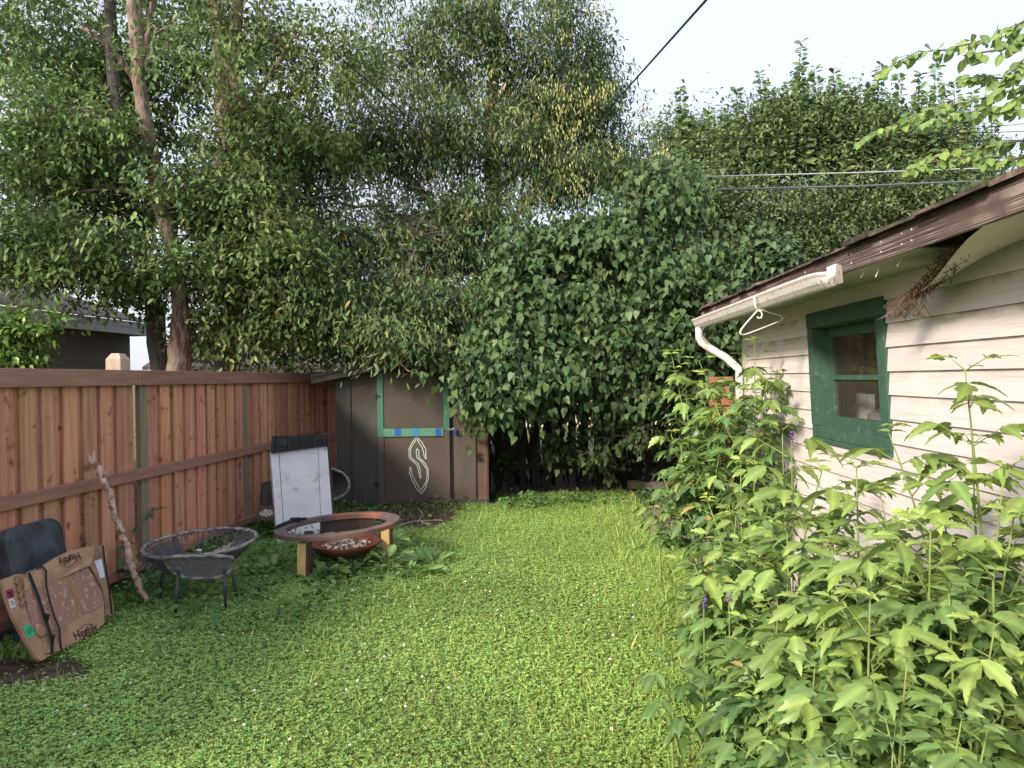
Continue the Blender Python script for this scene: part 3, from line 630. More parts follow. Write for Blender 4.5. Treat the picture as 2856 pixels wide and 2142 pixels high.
# dark rafters inside the hole
m = MB()
for s_ in (2.2, 2.6, 3.0, 3.4): m.box(GF, s_, s_ + .04, LE + .0, LE + 1.2, ZT + .012, ZT + .1)
m.build('rafters', DK, gar)
# gutter: K-style profile swept along the eave, crushed at its near end
GUT = M('old_white_gutter', (.66, .62, .585), (.58, .54, .51), (6, 6, 6), 7, .5, .05, c3=(.34, .27, .23), s3=30, lo3=.60, hi3=.66)
prof = [(-.022, .10), (-.022, .0), (-.075, .0), (-.10, .03), (-.115, .07), (-.125, .085), (-.125, .10), (-.118, .10), (-.118, .088), (-.108, .07), (-.095, .034), (-.072, .006), (-.028, .006), (-.028, .10)]
gs0 = 3.62; m = MB(); NS = 24; g = []
for i in range(NS + 1):
    s_ = gs0 + (SE + .02 - gs0) * i / NS; cr = max(0, 1 - (s_ - gs0) / .18)
    for (pb, pz) in prof: g.append(GF(s_, LE + pb * .85 + cr * .03 * (pz * 8 - .3), ZF - .055 + pz * .85 + cr * -.02 * (-pb * 8) + (SE - s_) * 0))
K = len(prof)
m.add(g, [(i * K + j, i * K + (j + 1) % K, (i + 1) * K + (j + 1) % K, (i + 1) * K + j) for i in range(NS) for j in range(K)])
gut = m.build('gutter', GUT, gar); sub(gut)
m = MB(); 
m.add([GF(gs0 - .005, LE - .022, ZF - .03 + .07), GF(gs0 - .03, LE - .06, ZF - .03 + .075), GF(gs0 - .01, LE - .10, ZF - .03 + .06), GF(gs0 - .025, LE - .10, ZF - .03 + .0), GF(gs0 - .0, LE - .07, ZF - .065), GF(gs0 - .02, LE - .022, ZF - .05), GF(gs0 - .05, LE - .075, ZF - .03 + .015)],
      [(0, 1, 6), (1, 2, 6), (2, 3, 6), (3, 4, 6), (4, 5, 6), (5, 0, 6)]); m.build('crushed_end_cap', GUT, gut)
m = MB(); m.slab([GF(SE + .021, LE + b * .85, ZF - .055 + z_ * .85) for b, z_ in prof[:7]], ug * .004); m.build('end_cap', GUT, gut)
m = MB(); dl = [(SE - .05, LE - .055, ZF - .054), (SE - .05, LE - .055, ZF - .10), (SE - .05, LE - .055, ZF - .15), (SE - .06, LE - .035, ZF - .195), (SE - .08, LE + .02, ZF - .24), (SE - .13, LE + .17, ZF - .34), (GS1 - .02, LW - .075, ZF - .45), (GS1 - .03, LW - .072, ZF - .50), (GS1 - .03, LW - .072, .1)]
m.tube([GF(*q) for q in dl], [.036] * len(dl), 12)
for k in range(6):
    f = k / 6; q = GF(*dl[2]).lerp(GF(*dl[4]), f) + GF.v * (-.0) ; m.tube([q, q + (GF(*dl[4]) - GF(*dl[2])).normalized() * .008], [.041, .041], 12)
m.build('downspout', GUT, gar, True)
m = MB()
for s_, ln in ((3.35, .07), (3.5, .05), (3.15, .05), (2.3, .04)):
    q = GF(s_, LE + .03, ZT); m = MB(); m.tube([q, q + V3((.006, 0, -ln * .5)), q + V3((-.004, .01, -ln))], .003, 5); m.build('hanging_strip', TRIMW, gar)
# nest in the torn eave
nest = thing('bird_nest', GF(3.2, LE + .15, ZT - .05), 'untidy brown straw nest spilling out of the broken garage eave', 'nest')
STR = M('straw', (.30, .19, .13), (.10, .06, .045), (50, 50, 50), 4, .95, 0, True)
m = MB()
for k in range(300):
    f = random.random() ** .8; s_ = 2.75 + f * .62; e0 = min(1, max(0, (s_ - 2.4) / .95)); e0 = e0 * e0 * (3 - 2 * e0)
    p = GF(s_ + random.gauss(0, .02), LE + e0 * .16 + random.uniform(.0, .06), ZT - e0 * .165 + random.uniform(.0, .10) * (1.1 - f))
    d_ = V3((random.gauss(0, .6), random.gauss(0, 1), random.gauss(-.3, .6))).normalized() * random.uniform(.03, .08)
    c = random.uniform(.12, .75); m.tube([p - d_ * .5, p + V3((random.gauss(0, .01), 0, .01)), p + d_ * .5], .0016, 3, (c, c * random.uniform(.75, 1), c * .8))
for k in range(40):
    p = GF(3.33 + random.gauss(0, .04), LE + .18 + random.gauss(0, .02), ZT - .15); c = random.uniform(.3, .8)
    m.tube([p, p + V3((random.gauss(0, .03), random.gauss(.03, .03), -.05)), p + V3((random.gauss(0, .05), random.gauss(.06, .05), -.11))], .0015, 3, (c, c, c))
m.build('straw', STR, nest)
# hanger
def zh(x, y, d): return P(1900 + x / 4.424, 720 + y / 4.424, d)
hd = GF.inv(hit(2108, 830, GF(0, LE - .13, 0), GF.v))[0] * .999
HM = M('white_plastic', (.78, .8, .74), (.72, .74, .68), rough=.35)
t = thing('clothes_hanger', zh(930, 480, hd), 'white plastic clothes hanger hooked on the garage gutter', 'hanger')
m = MB(); m.tube([zh(x, y, hd + q) for x, y, q in ((985, 490, .06), (960, 462, .03), (925, 462, .0), (903, 490, -.005), (905, 545, -.005), (918, 600, 0), (940, 642, 0))], .0055, 8); m.build('hook', HM, t, True)
m = MB(); m.tube([zh(x, y, hd + (x - 940) * .0004) for x, y in ((945, 642), (880, 715), (800, 805), (740, 880), (726, 915), (742, 942), (775, 945), (830, 930), (950, 885), (1100, 825), (1225, 775), (1252, 752), (1252, 728), (1230, 710), (1130, 680), (1020, 648), (965, 636))], .0058, 8, closed=True)
m.tube([zh(x, y, hd) for x, y in ((955, 648), (985, 658), (1000, 700), (985, 738), (955, 742), (937, 722))], .0055, 8); m.build('frame', HM, t, True)
# ------------------------------------------------------------------ cardboard box, cushion, stick
CB = M('cardboard', (.42, .265, .17), (.36, .22, .14), (9, 9, 9), 6, .9, .1, True, c3=(.30, .17, .11), s3=7)
CBW = M('water_stained_cardboard', (.36, .20, .15), (.30, .16, .12), (9, 9, 9), 8, .9, .2, c3=(.5, .36, .3), s3=26, lo3=.55, hi3=.66)
ca, cb_ = G(114, 1842, .06), G(288, 1748, .06); cu = (cb_ - ca).normalized(); cup = V3((-.24, .02, .52)).normalized(); cn = cu.cross(cup).normalized()
if cn.y > 0: cn = -cn
if cn.x < 0: cn = -cn
def cz(x, y, lift=0.): return hit(x / 3.858, 1420 + y / 3.858, ca, cn) + cn * lift
box = thing('cardboard_box', ca, 'flattened brown cardboard box tied with black straps leaning on the left fence', 'cardboard box')
out = [(20, 752), (110, 722), (190, 700), (270, 700), (300, 690), (330, 660), (400, 648), (425, 640), (480, 590), (590, 520), (700, 470), (820, 436), (970, 405), (1060, 400), (1085, 440), (1090, 620), (1100, 800), (1112, 1040), (1110, 1235), (1000, 1340), (800, 1440), (640, 1530), (520, 1590), (440, 1632), (395, 1600), (340, 1510), (240, 1350), (150, 1180), (95, 1040), (50, 900)]
m = MB(); m.slab([cz(x + random.uniform(-4, 4), y + random.uniform(-4, 4)) for x, y in out], cn * -.02); m.build('backing_sheet', CB, box)
m = MB(); m.slab([cz(x, y, .012) for x, y in ((240, 900), (470, 830), (600, 760), (800, 690), (930, 630), (1000, 760), (1080, 900), (1108, 1036), (880, 1150), (620, 1290), (425, 1385), (380, 1340), (300, 1130))], cn * -.011); m.build('stained_panel', CBW, box)
m = MB(); m.slab([cz(x, y, .030 if y < 700 else .014) for x, y in ((300, 700), (330, 660), (425, 640), (480, 590), (590, 522), (700, 472), (820, 440), (985, 408), (975, 520), (930, 628), (780, 690), (600, 765), (470, 830), (245, 895), (235, 760))], cn * -.008, (1.08, 1.08, 1.08)); m.build('top_flap', CB, box)
m = MB(); m.slab([cz(x, y, .022) for x, y in ((1000, 408), (1060, 402), (1085, 440), (1100, 640), (1150, 860), (1200, 1060), (1185, 1170), (1120, 1150), (1112, 1040), (1080, 880), (1000, 720), (940, 618), (985, 500))], cn * -.01, (.75, .75, .75)); m.build('side_flap', CB, box)
m = MB(); m.slab([cz(x, y, .010) for x, y in ((450, 1390), (620, 1292), (880, 1152), (1108, 1040), (1110, 1232), (1000, 1335), (800, 1436), (640, 1525), (470, 1560))], cn * -.009, (1.05, 1.05, 1.05)); m.build('bottom_flap', CB, box)
m = MB(); k = 0
for k in range(26):
    f = k / 25; x = 165 + 70 * f + 12 * math.sin(k); y = 740 + 310 * f; m.tube([cz(x - 22, y, .012), cz(x, y - 8, .022), cz(x + 24, y + 4, .012)], .004, 5, (.8, .8, .8))
m.build('torn_corrugation', CB, box)
m = MB(); m.ribbon([cz(715, 730, .0135), cz(760, 870, .0135), (cz(805, 1000, .0135)), cz(850, 1130, .0135)], .035, cn, .0, (1, .85, .7)); m.build('packing_tape', M('brown_tape', (.38, .2, .1), (.3, .16, .08), rough=.4), box)
for nm, pts, w in (('strap', [(270, 705, .03), (320, 830, .03), (370, 960, .03), (430, 1150, .03), (490, 1330, .03), (530, 1450, .025), (545, 1560, .01)], .020),
                ('strap', [(340, 660, .035), (405, 648, .04), (440, 690, .04), (455, 850, .032), (490, 1000, .03), (545, 1180, .03), (595, 1300, .03), (610, 1400, .025), (625, 1470, .02), (650, 1530, .01)], .012),
                ('strap', [(1068, 412, .035), (1085, 560, .033), (1120, 760, .03), (1150, 960, .03), (1165, 1130, .03), (1185, 1165, .02)], .011)):
    m = MB(); q = [cz(x, y, l) for x, y, l in pts]; m.ribbon(q, w, cn, 0); m.ribbon(list(reversed(q)), w * .98, cn, -.003)
    if w > .015:
        for c_ in ((440, 1180), (500, 1400)): m.tube([cz(c_[0] - 30, c_[1] - 40, .035), cz(c_[0], c_[1], .05), cz(c_[0] + 20, c_[1] + 50, .035)], [.005, .011, .005], 6)
    m.build(nm, M('black_strap', (.02, .02, .022), rough=.6), box)
INK = M('black_ink', (.035, .025, .02), rough=.8)
def sticker(corners, mat, name, lift=.013): m = MB(); m.slab([cz(x, y, lift) for x, y in corners], cn * -.002); return m.build(name, mat, box)
sticker([(58, 880), (135, 848), (150, 945), (78, 968)], M('magenta_sticker', (.33, .03, .10), (.22, .02, .07), rough=.6), 'red_sticker', .003)
sticker([(88, 970), (140, 958), (170, 1050), (112, 1072)], M('white_sticker', (.68, .68, .7), (.55, .55, .6)), 'white_sticker', .003)
sticker([(243, 1275), (330, 1232), (382, 1350), (300, 1395)], M('green_sticker', (.05, .45, .22), (.04, .4, .2), rough=.6), 'green_sticker', .003)
sticker([(988, 575), (1062, 550), (1098, 745), (1050, 762)], M('white_label', (.66, .66, .7), (.5, .5, .6), (50, 50, 50)), 'paper_label', .025)
def textmesh(name, txt, pos, xd, yd_, size, mat, parent, nrm):
    cu_ = bpy.data.curves.new(name, 'FONT'); cu_.body = txt; cu_.size = 1; cu_.align_x = 'CENTER'; cu_.align_y = 'CENTER'; cu_.offset = .008
    ob = bpy.data.objects.new(name, cu_); sc.collection.objects.link(ob); dg = bpy.context.evaluated_depsgraph_get()
    me = bpy.data.meshes.new_from_object(ob.evaluated_get(dg)); bpy.data.objects.remove(ob)
    off = WL[parent.name]
    for v in me.vertices: v.co = pos + xd * (v.co.x * size) + yd_ * (v.co.y * size) - off
    me.materials.clear(); me.materials.append(mat); o = bpy.data.objects.new(name, me); sc.collection.objects.link(o); o.parent = parent; return o
def cztext(txt, c, r, size, lift, name, flip=1):    # c centre, r a point to the reading direction
    p = cz(*c, lift); xd = (cz(*r, lift) - p).normalized(); yd_ = cn.cross(xd).normalized()
    return textmesh(name, txt, p, xd, yd_, size, INK, box, cn)
cztext('Herbly', (905, 1325), (1000, 1280), .078, .0125, 'printed_lettering')
cztext('Herbly', (700, 560), (600, 600), .072, .0385, 'printed_lettering')
m = MB(); m.ribbon([cz(x, y, .0125) for x, y in ((818, 1335), (830, 1310), (900, 1245), (985, 1245))], .0035, cn, 0); m.ribbon([cz(x, y, .0125) for x, y in ((880, 1385), (1005, 1325), (1000, 1280))], .0035, cn, 0)
m.ribbon([cz(x, y, .0125) for x, y in ((905, 1300), (915, 1330), (905, 1365))], .014, cn, 0)
m.ribbon([cz(x, y, .0385) for x, y in ((615, 632), (690, 652), (790, 575))], .0035, cn, 0); m.ribbon([cz(x, y, .0385) for x, y in ((705, 520), (690, 550), (705, 580))], .012, cn, 0)
m.build('printed_logo', INK, box)
cztext('A', (103, 910), (110, 875), .05, .006, 'sticker_lettering'); cztext('THIS', (322, 1290), (340, 1330), .018, .006, 'sticker_lettering'); cztext('SIDE', (300, 1320), (318, 1360), .018, .006, 'sticker_lettering')
m = MB()
for k in range(4): m.ribbon([cz(105 + k * 11, 985 + k * 1, .005), cz(125 + k * 11, 1050 - k * 3, .005)], .0018, cn, 0)
m.build('label_print', INK, box)
# cushion
cs0 = fence_s(18) ; CX = Fr(FF(0, .30, 0), uf, nf, None)
qa = hit(20, 1488, F0 + nf * .12, nf); qb = hit(170, 1443, F0 + nf * .12, nf)
sa, sb = FF.inv(qa)[0], FF.inv(qb)[0]; ht = (qa.z + qb.z) / 2
cus = thing('dark_cushion', FF((sa + sb) / 2, .3, 0), 'dark blue grey padded cushion standing behind the cardboard on the fence', 'cushion')
leanw = V3(nf * -.20 + Z).normalized(); leanv = V3(nf + Z * .22).normalized()
KF = Fr(FF(sa, .27, 0.02), uf, leanv, leanw); hh = ht / leanw.z; w_ = sb - sa; th = .125
CUS = M('cushion_vinyl', (.075, .09, .115), (.055, .07, .09), (8, 8, 8), 6, .55, .08, c3=(.035, .035, .04), s3=6)
bm_pts = []; m = MB(); nu, nv = 16, 20
def rsq(a, b, n_, r_):        # rounded rect outline
    pts = []
    for cx_, cy_, s_ in ((a - r_, b - r_, 0), (r_, b - r_, 90), (r_, r_, 180), (a - r_, r_, 270)):
        for k in range(n_ + 1): t_ = R(s_ + 90 * k / n_); pts.append((cx_ + r_ * math.cos(t_), cy_ + r_ * math.sin(t_)))
    return pts
ring = rsq(w_, hh, 5, .07); layers = [(0, .03), (.008, .012), (.03, 0), (th - .03, 0), (th - .008, .012), (th, .03)]
for (b, ins) in layers:
    for (x, y) in ring:
        x2 = w_ / 2 + (x - w_ / 2) * (1 - 2 * ins / w_); y2 = hh / 2 + (y - hh / 2) * (1 - 2 * ins / hh); m.v.append(tuple(KF(x2, -th + b, y2))); m.c.append((1, 1, 1))
n_ = len(ring)
for l in range(5):
    for j in range(n_): m.f.append((l * n_ + j, l * n_ + (j + 1) % n_, (l + 1) * n_ + (j + 1) % n_, (l + 1) * n_ + j))
m.f.append(tuple(range(n_))); m.f.append(tuple(5 * n_ + j for j in reversed(range(n_)))); m.build('padding', CUS, cus, False)
m = MB(); m.tube([KF(x, -.004, y) for x, y in [(w_ / 2 + (x - w_ / 2) * .93, hh / 2 + (y - hh / 2) * .95) for x, y in ring]], .005, 6, closed=True); m.tube([KF(w_ * .38, .001, .04), KF(w_ * .38, .001, hh - .03)], .004, 6); m.build('piping', CUS, cus, True)
# stick
STK = M('peeled_branch', (.66, .52, .42), (.36, .21, .16), (9, 9, 16), 8, .85, .4, c3=(.22, .12, .09), s3=24, lo3=.52, hi3=.60)
st = [(322, 1312), (300, 1262), (284, 1225), (276, 1192), (262, 1150), (247, 1110), (236, 1062), (222, 1035), (212, 1012), (190, 988)]
b0 = G(322 * 1.291, 1312 * 1.291); tp = fence_hit(190 * 1.291, 988 * 1.291, .12); d0 = b0.y; d1_ = tp.y
sp_ = [D(x, y, d0 + (d1_ - d0) * i / 9) for i, (x, y) in enumerate(st)]
stick = thing('fallen_branch', b0, 'long bare peeled tree branch leaning against the red fence', 'branch')
m = MB(); pp = []; rr = []
for i in range(9):
    for k in range(4): pp.append(sp_[i].lerp(sp_[i + 1], k / 4) + V3((random.gauss(0, .004),) * 3)); rr.append(.74 * (.026, .034, .036, .033, .033, .03, .028, .030, .034, .03)[i] * random.uniform(.9, 1.12))
pp.append(sp_[-1]); rr.append(.02); m.tube(pp, rr, 9); m.build('branch_wood', STK, stick, True)
m = MB(); m.tube([sp_[-2], D(201, 990, d1_), D(203, 976, d1_)], [.022, .014, .008], 7); m.tube([sp_[-3], D(226, 1020, d1_), D(231, 1012, d1_)], [.012, .01, .007], 6); m.build('snag', STK, stick, True); m = MB(); m.tube([sp_[2], D(268, 1205, d0 - .02), D(262, 1188, d0 - .03)], [.01, .006, .003], 5)
m.build('snag', STK, stick, True)
# ------------------------------------------------------------------ wicker chairs
WK = M('grey_wicker', (.10, .10, .105), (.05, .05, .055), (60, 60, 60), 4, .5, .2, True); WKL = M('pale_wicker_wrap', (.28, .28, .28), (.10, .10, .105), (14, 40, 40), 3, .5, 0, contrast=(.45, .55))
def chair_bowl(t, c, ax, ay, az, hole=True):
    """c centre of the hoop, ax/ay half axes as vectors, az bowl direction (depth)"""
    m = MB(); m.tube([c + ax * math.cos(q) + ay * math.sin(q) for q in np.linspace(0, 2 * math.pi, 48, endpoint=False)], .016, 8, closed=True); m.build('hoop', WKL, t, True)
    m = MB()
    def bp(q, r_): return c + ax * (math.cos(q) * r_) + ay * (math.sin(q) * r_) + az * (1 - r_ ** 2.2)
    for k in range(96):
        q = 2 * math.pi * k / 96; lo = .16
        if hole and .9 < q < 2.2 and random.random() < .72: lo = random.uniform(.75, .96)
        pts = [bp(q + random.gauss(0, .012), 1 - (1 - lo) * j / 7) for j in range(8)]; m.tube(pts, .0035, 4, (random.uniform(.6, 1.4),) * 3)
    for k in range(44):
        r_ = .16 + .8 * k / 44; q0 = 0; n = 40; pts = []
        for j in range(n + 1):
            q = 2 * math.pi * j / n
            if hole and .95 < q < 2.15 and r_ > .42:
                if len(pts) > 2: m.tube(pts, .0042, 4, (random.uniform(.7, 1.2),) * 3)
                pts = []; continue
            pts.append(bp(q, r_ + (.006 if j % 2 else -.006)))
        if len(pts) > 2: m.tube(pts, .0042, 4, (random.uniform(.7, 1.2),) * 3)
    for k in range(46):                                   # broken strand ends
        q = random.uniform(2.3, 4.2) if hole else random.uniform(-.9, -.1); p = bp(q, random.uniform(.8, 1)); d_ = (ax * math.cos(q) + ay * math.sin(q)) * .35
        p2 = p + d_ * random.uniform(.3, .7) + V3((0, 0, random.uniform(-.08, .02))); m.tube([p, p.lerp(p2, .5) + Z * .01, p2], .003, 4, (random.uniform(.6, 1.4),) * 3)
    m.build('woven_bowl', WK, t)
ch = thing('wicker_chair', GD(432, 1310), 'broken round dark grey wicker bowl chair by the left fence', 'chair', 'round wicker bowl chairs')
cc = D(432, 1172, 5.45); chair_bowl(ch, cc, V3((.425, .02, .025)), V3((-.02, .27, .045)), V3((0, -.04, -.24)))
fc = D(433, 1206, 5.0)
m = MB(); hp = []
for q in np.linspace(0, 2 * math.pi, 40, endpoint=False):
    x = math.cos(q) * .20; y = math.sin(q); hp.append(fc + V3((math.copysign(abs(math.cos(q)) ** .6, math.cos(q)) * .24, -.05 * y - .02, .035 * y if y > 0 else .15 * y)))
hp = [p for p in hp]; m.tube(hp, .0135, 8, closed=True); m.build('seat_hoop', WKL, ch, True)
m = MB()
for k in range(44):
    f = -1 + 2 * (k + .5) / 44; x = f * .235; ztop = .035 * math.sqrt(max(0, 1 - f * f)) ; zbot = -.15 * math.sqrt(max(0, 1 - abs(f) ** 3.2))
    m.tube([fc + V3((x, -.02 - .05 * y_, zbot + (ztop - zbot) * (y_ + 1) / 2 - 0)) + V3((0, .02 * math.sin((y_ + 1) * 1.57), 0)) for y_ in (-1, -.5, 0, .5, 1)], .0036, 4, (1.8, 1.8, 1.9))
for k in range(26):
    f = (k + .5) / 26; z_ = -.15 + .18 * f; hw = .235 * (max(0, 1 - abs(min(z_, 0) / .155) ** 3.2)) ** .3125
    m.tube([fc + V3((x * hw, -.022 - .05 * (2 * f - 1) + .02 * math.sin(f * 3.14) + (.004 if i % 2 else -.004), z_)) for i, x in enumerate(np.linspace(-1, 1, 18))], .004, 4, (random.uniform(2, 2.7),) * 3)
m.build('seat_weave', WK, ch)
LG = M('grey_leg_metal', (.09, .10, .11), (.06, .06, .07), rough=.4, metal=.3)
for (x0, y0, dd0, x1, y1) in ((385, 1240, 5.0, 377, 1340), (484, 1238, 5.0, 488, 1330), (500, 1215, 5.25, 512, 1306), (352, 1220, 5.5, 345, 1290)):
    m = MB(); b = GD(x1, y1); m.tube([D(x0, y0, dd0), b], [.0125, .011], 8); m.build('leg', LG, ch, True)
m = MB(); m.tube([D(385, 1235, 5.0), D(352, 1222, 5.5)], .012, 8); m.tube([D(484, 1235, 5.0), D(500, 1216, 5.3), D(500, 1212, 5.6)], .012, 8); m.tube([D(352, 1222, 5.5), D(500, 1212, 5.6)], .012, 8); m.build('frame', LG, ch, True)
m = MB(); lc = D(430, 1188, 5.15); m.add([lc + V3((.022 * math.cos(q), .0, .008 * math.sin(q))) for q in np.linspace(0, 6.28, 16, endpoint=False)] , [tuple(range(16))]); m.build('maker_tag', HM, ch)
ch2 = thing('wicker_chair', GD(720, 1120), 'grey wicker bowl chair half hidden between the white panel and the shed', 'chair', 'round wicker bowl chairs')
chair_bowl(ch2, D(705, 1046, 8.15), V3((.24, .08, -.06)), V3((.05, .05, .17)), V3((-.08, .15, -.02)), hole=False)
for (x, y) in ((690, 1128), (735, 1122), (715, 1105)):
    m = MB(); b = GD(x, y + 8); m.tube([D(x, 1078, b.y), b], .012, 8); m.build('leg', LG, ch2, True)
# dark mesh chair back and embossed brown tray left of the white panel
t = thing('mesh_chair', GD(590, 1150), 'charcoal mesh garden chair behind the white panel by the fence', 'chair')
mc = D(580, 1080, 7.7); ml_ = V3((1, .1, 0)).normalized()
m = MB(); q = [mc + ml_ * a + V3((0, .06 * (b + .15), 0)) + Z * b for a, b in ((-.075, -.15), (-.085, .05), (-.06, .17), (0, .2), (.14, .2), (.2, .16), (.2, -.15))]; m.tube(q, .012, 8, closed=True); m.build('back_frame', LG, t, True)
m = MB()
for k in range(22): a = -.075 + k * .012; m.tube([mc + ml_ * a + Z * -.15, mc + ml_ * a + Z * .185 + V3((0, .02, 0))], .004, 4)
for k in range(24): b = -.14 + k * .0138; m.tube([mc + ml_ * -.08 + Z * b, mc + ml_ * .19 + Z * b], .004, 4)
m.build('back_mesh', WK, t)
for a in (-.07, .19):
    m = MB(); p = mc + ml_ * a; m.tube([p + Z * -.15, V3((p.x, p.y, 0))], .012, 8); m.build('leg', LG, t, True)
m = MB(); m.slab([mc + ml_ * -.08 + Z * -.16, mc + ml_ * .2 + Z * -.16, mc + ml_ * .2 + V3((0, -.3, -.15)), mc + ml_ * -.08 + V3((0, -.3, -.15))], V3((0, 0, -.015))); m.build('seat', WK, t)
t = thing('embossed_sheet', GD(574, 1135), 'brown embossed sheet with a speckled white oval under the mesh chair', 'sheet')
ec = D(572, 1108, 7.3); m = MB(); m.slab([ec + V3((x, .05 * z_, z_)) for x, z_ in ((-.10, -.06), (-.08, .055), (-.06, .065), (.12, .075), (.14, .05), (.13, -.05), (.06, -.075), (-.04, -.075))], V3((0, .02, 0))); m.build('sheet', M('brown_vinyl', (.13, .085, .065), (.10, .065, .05), rough=.7), t)
m = MB()
for k in range(70):
    q = random.uniform(0, 6.28); r_ = random.random() ** .5; x = .02 + .07 * r_ * math.cos(q); z_ = .038 * r_ * math.sin(q); w2 = random.uniform(.004, .012)
    p = ec + V3((x, .05 * z_ - .004, z_)); m.slab([p + V3((a * w2, 0, b * .004)) for a, b in ((-1, -1), (1, -.6), (1, 1), (-1, .5))], V3((0, .003, 0)))
m.build('white_marks', M('chalk_white', (.75, .72, .66)), t)
# ------------------------------------------------------------------ white panel with black crate on top
def z3(x, y): return (650 + x / 3.016, 1150 + y / 3.016)
pb0, pb1 = G(*z3(385, 1125)), G(*z3(850, 1060)); pu = (pb1 - pb0); pu.z = 0; pu.normalize(); pback = V3((-pu.y, pu.x, 0))
if pback.y < 0: pback = -pback
pw = (pback * .20 + Z).normalized(); pn = pu.cross(pw).normalized()
if pn.y > 0: pn = -pn
def pz(x, y): return hit(*z3(x, y), pb0, pn)
WPN = M('dirty_white_laminate', (.70, .70, .75), (.60, .60, .66), (4, 4, 9), 7, .45, .03, c3=(.42, .40, .32), s3=7, lo3=.60, hi3=.72)
panel = thing('laminated_door', pb0, 'dirty white laminated door panel leaning upright in front of the shed', 'door')
cTL, cTR, cBR, cBL = pz(386, 335), pz(790, 270), pz(850, 1055), pz(436, 1120)
m = MB(); m.slab([cTL, cTR, cBR, cBL], pn * -.045); m.build('face', WPN, panel)
m = MB(); m.slab([pz(313, 335) + pn * .012, pz(380, 331) + pn * .012, pz(432, 1122) + pn * .012, pz(372, 1130) + pn * .012], pn * -.06); m.build('edge_strip', WPN, panel)
m = MB(); m.slab([pz(383, 333) + pn * .002, pz(387, 333) + pn * .002, pz(438, 1118) + pn * .002, pz(434, 1118) + pn * .002], pn * -.003); m.slab([pz(714, 290) + pn * .002, pz(716, 290) + pn * .002, pz(745, 1060) + pn * .002, pz(743, 1060) + pn * .002], pn * -.0035); m.build('groove', DK, panel)
m = MB(); m.slab([cTR + pn * -.001 + pu * .001, cTR + pu * .05 - pn * .06, cBR + pu * .05 - pn * .06, cBR + pu * .001 + pn * -.001], pn * -.06); m.build('dark_side', M('dark_side', (.06, .06, .06)), panel)
BP = M('black_plastic', (.018, .019, .024), (.012, .012, .015), rough=.35)
crate = thing('black_crate', pz(555, 250), 'folded black plastic crate resting on top of the white panel', 'crate')
def cr(u_, v_, l=0.): return (pz(325, 205).lerp(pz(792, 192), u_)).lerp(pz(318, 350).lerp(pz(795, 285), u_), v_) + pn * (.03 + l)
m = MB(); m.slab([cr(0, .05), cr(1, .05), cr(1, 1), cr(0, 1)], pn * -.028); m.build('tray', BP, crate)
m = MB()
for v_ in (.02, .22, .36, .5, .64, .8, .97): m.slab([cr(0, v_ - .025, .014), cr(1, v_ - .025, .014), cr(1, v_ + .025, .014), cr(0, v_ + .025, .014)], pn * -.012)
for u_ in (.0, .08, .28, .5, .74, .92, .99): m.slab([cr(u_ - .012, 0, .020), cr(u_ + .012, 0, .020), cr(u_ + .012, 1, .020), cr(u_ - .012, 1, .020)], pn * -.018)
m.box(Fr(cr(.1, .45), pu, pn, pw), 0, .09, .015, .03, -.03, .05); m.build('ribs', BP, crate)
# ------------------------------------------------------------------ fire pit
FP = V3(D(731, 1152, 6.35)); fz = .405; fp0 = V3((FP.x, FP.y, 0))
pit = thing('fire_pit', fp0, 'round rusty fire pit table on yellow wooden legs in the weeds', 'fire pit')
RING = M('charred_brown_ring', (.17, .12, .115), (.10, .07, .065), (9, 9, 25), 7, .7, .2, c3=(.36, .14, .07), s3=1.6, lo3=.52, hi3=.66)
tl = V3((0.055, 0, 0))
def rg(r_, q, z_): x = math.cos(q) * r_; y = math.sin(q) * r_ * 1.0; return fp0 + V3((x, y, fz + z_ + x * .055 + y * -.01))
m = MB(); N2 = 72; prof2 = [(.555, .0), (.555, -.036), (.535, -.042), (.452, -.042), (.452, .0), (.46, .004), (.545, .004)]
g = [rg(r_, 2 * math.pi * i / N2, z_) for i in range(N2) for r_, z_ in prof2]; K = len(prof2)
m.add(g, [(i * K + j, ((i + 1) % N2) * K + j, ((i + 1) % N2) * K + (j + 1) % K, i * K + (j + 1) % K) for i in range(N2) for j in range(K)]); m.build('ring', RING, pit)
m = MB(); hs = [i for i in range(N2 + 1) if 1.0 < 2 * math.pi * i / N2 < 2.2]; g = [rg(.48, 2 * math.pi * i / N2, z_) for i in hs for z_ in (-.044, -.16)]
m.add(g, [(i * 2, i * 2 + 1, i * 2 + 3, i * 2 + 2) for i in range(len(hs) - 1)]); m.build('heat_shield', M('dark_metal', (.05, .045, .045), (.1, .05, .035), rough=.6), pit)
YW = M('yellow_raw_wood', (.66, .46, .19), (.54, .36, .13), (22, 22, 5), 7, .75, .1, c3=(.45, .34, .18), s3=6)
BW = M('dark_stained_wood', (.12, .07, .05), (.07, .04, .03), (20, 20, 5))
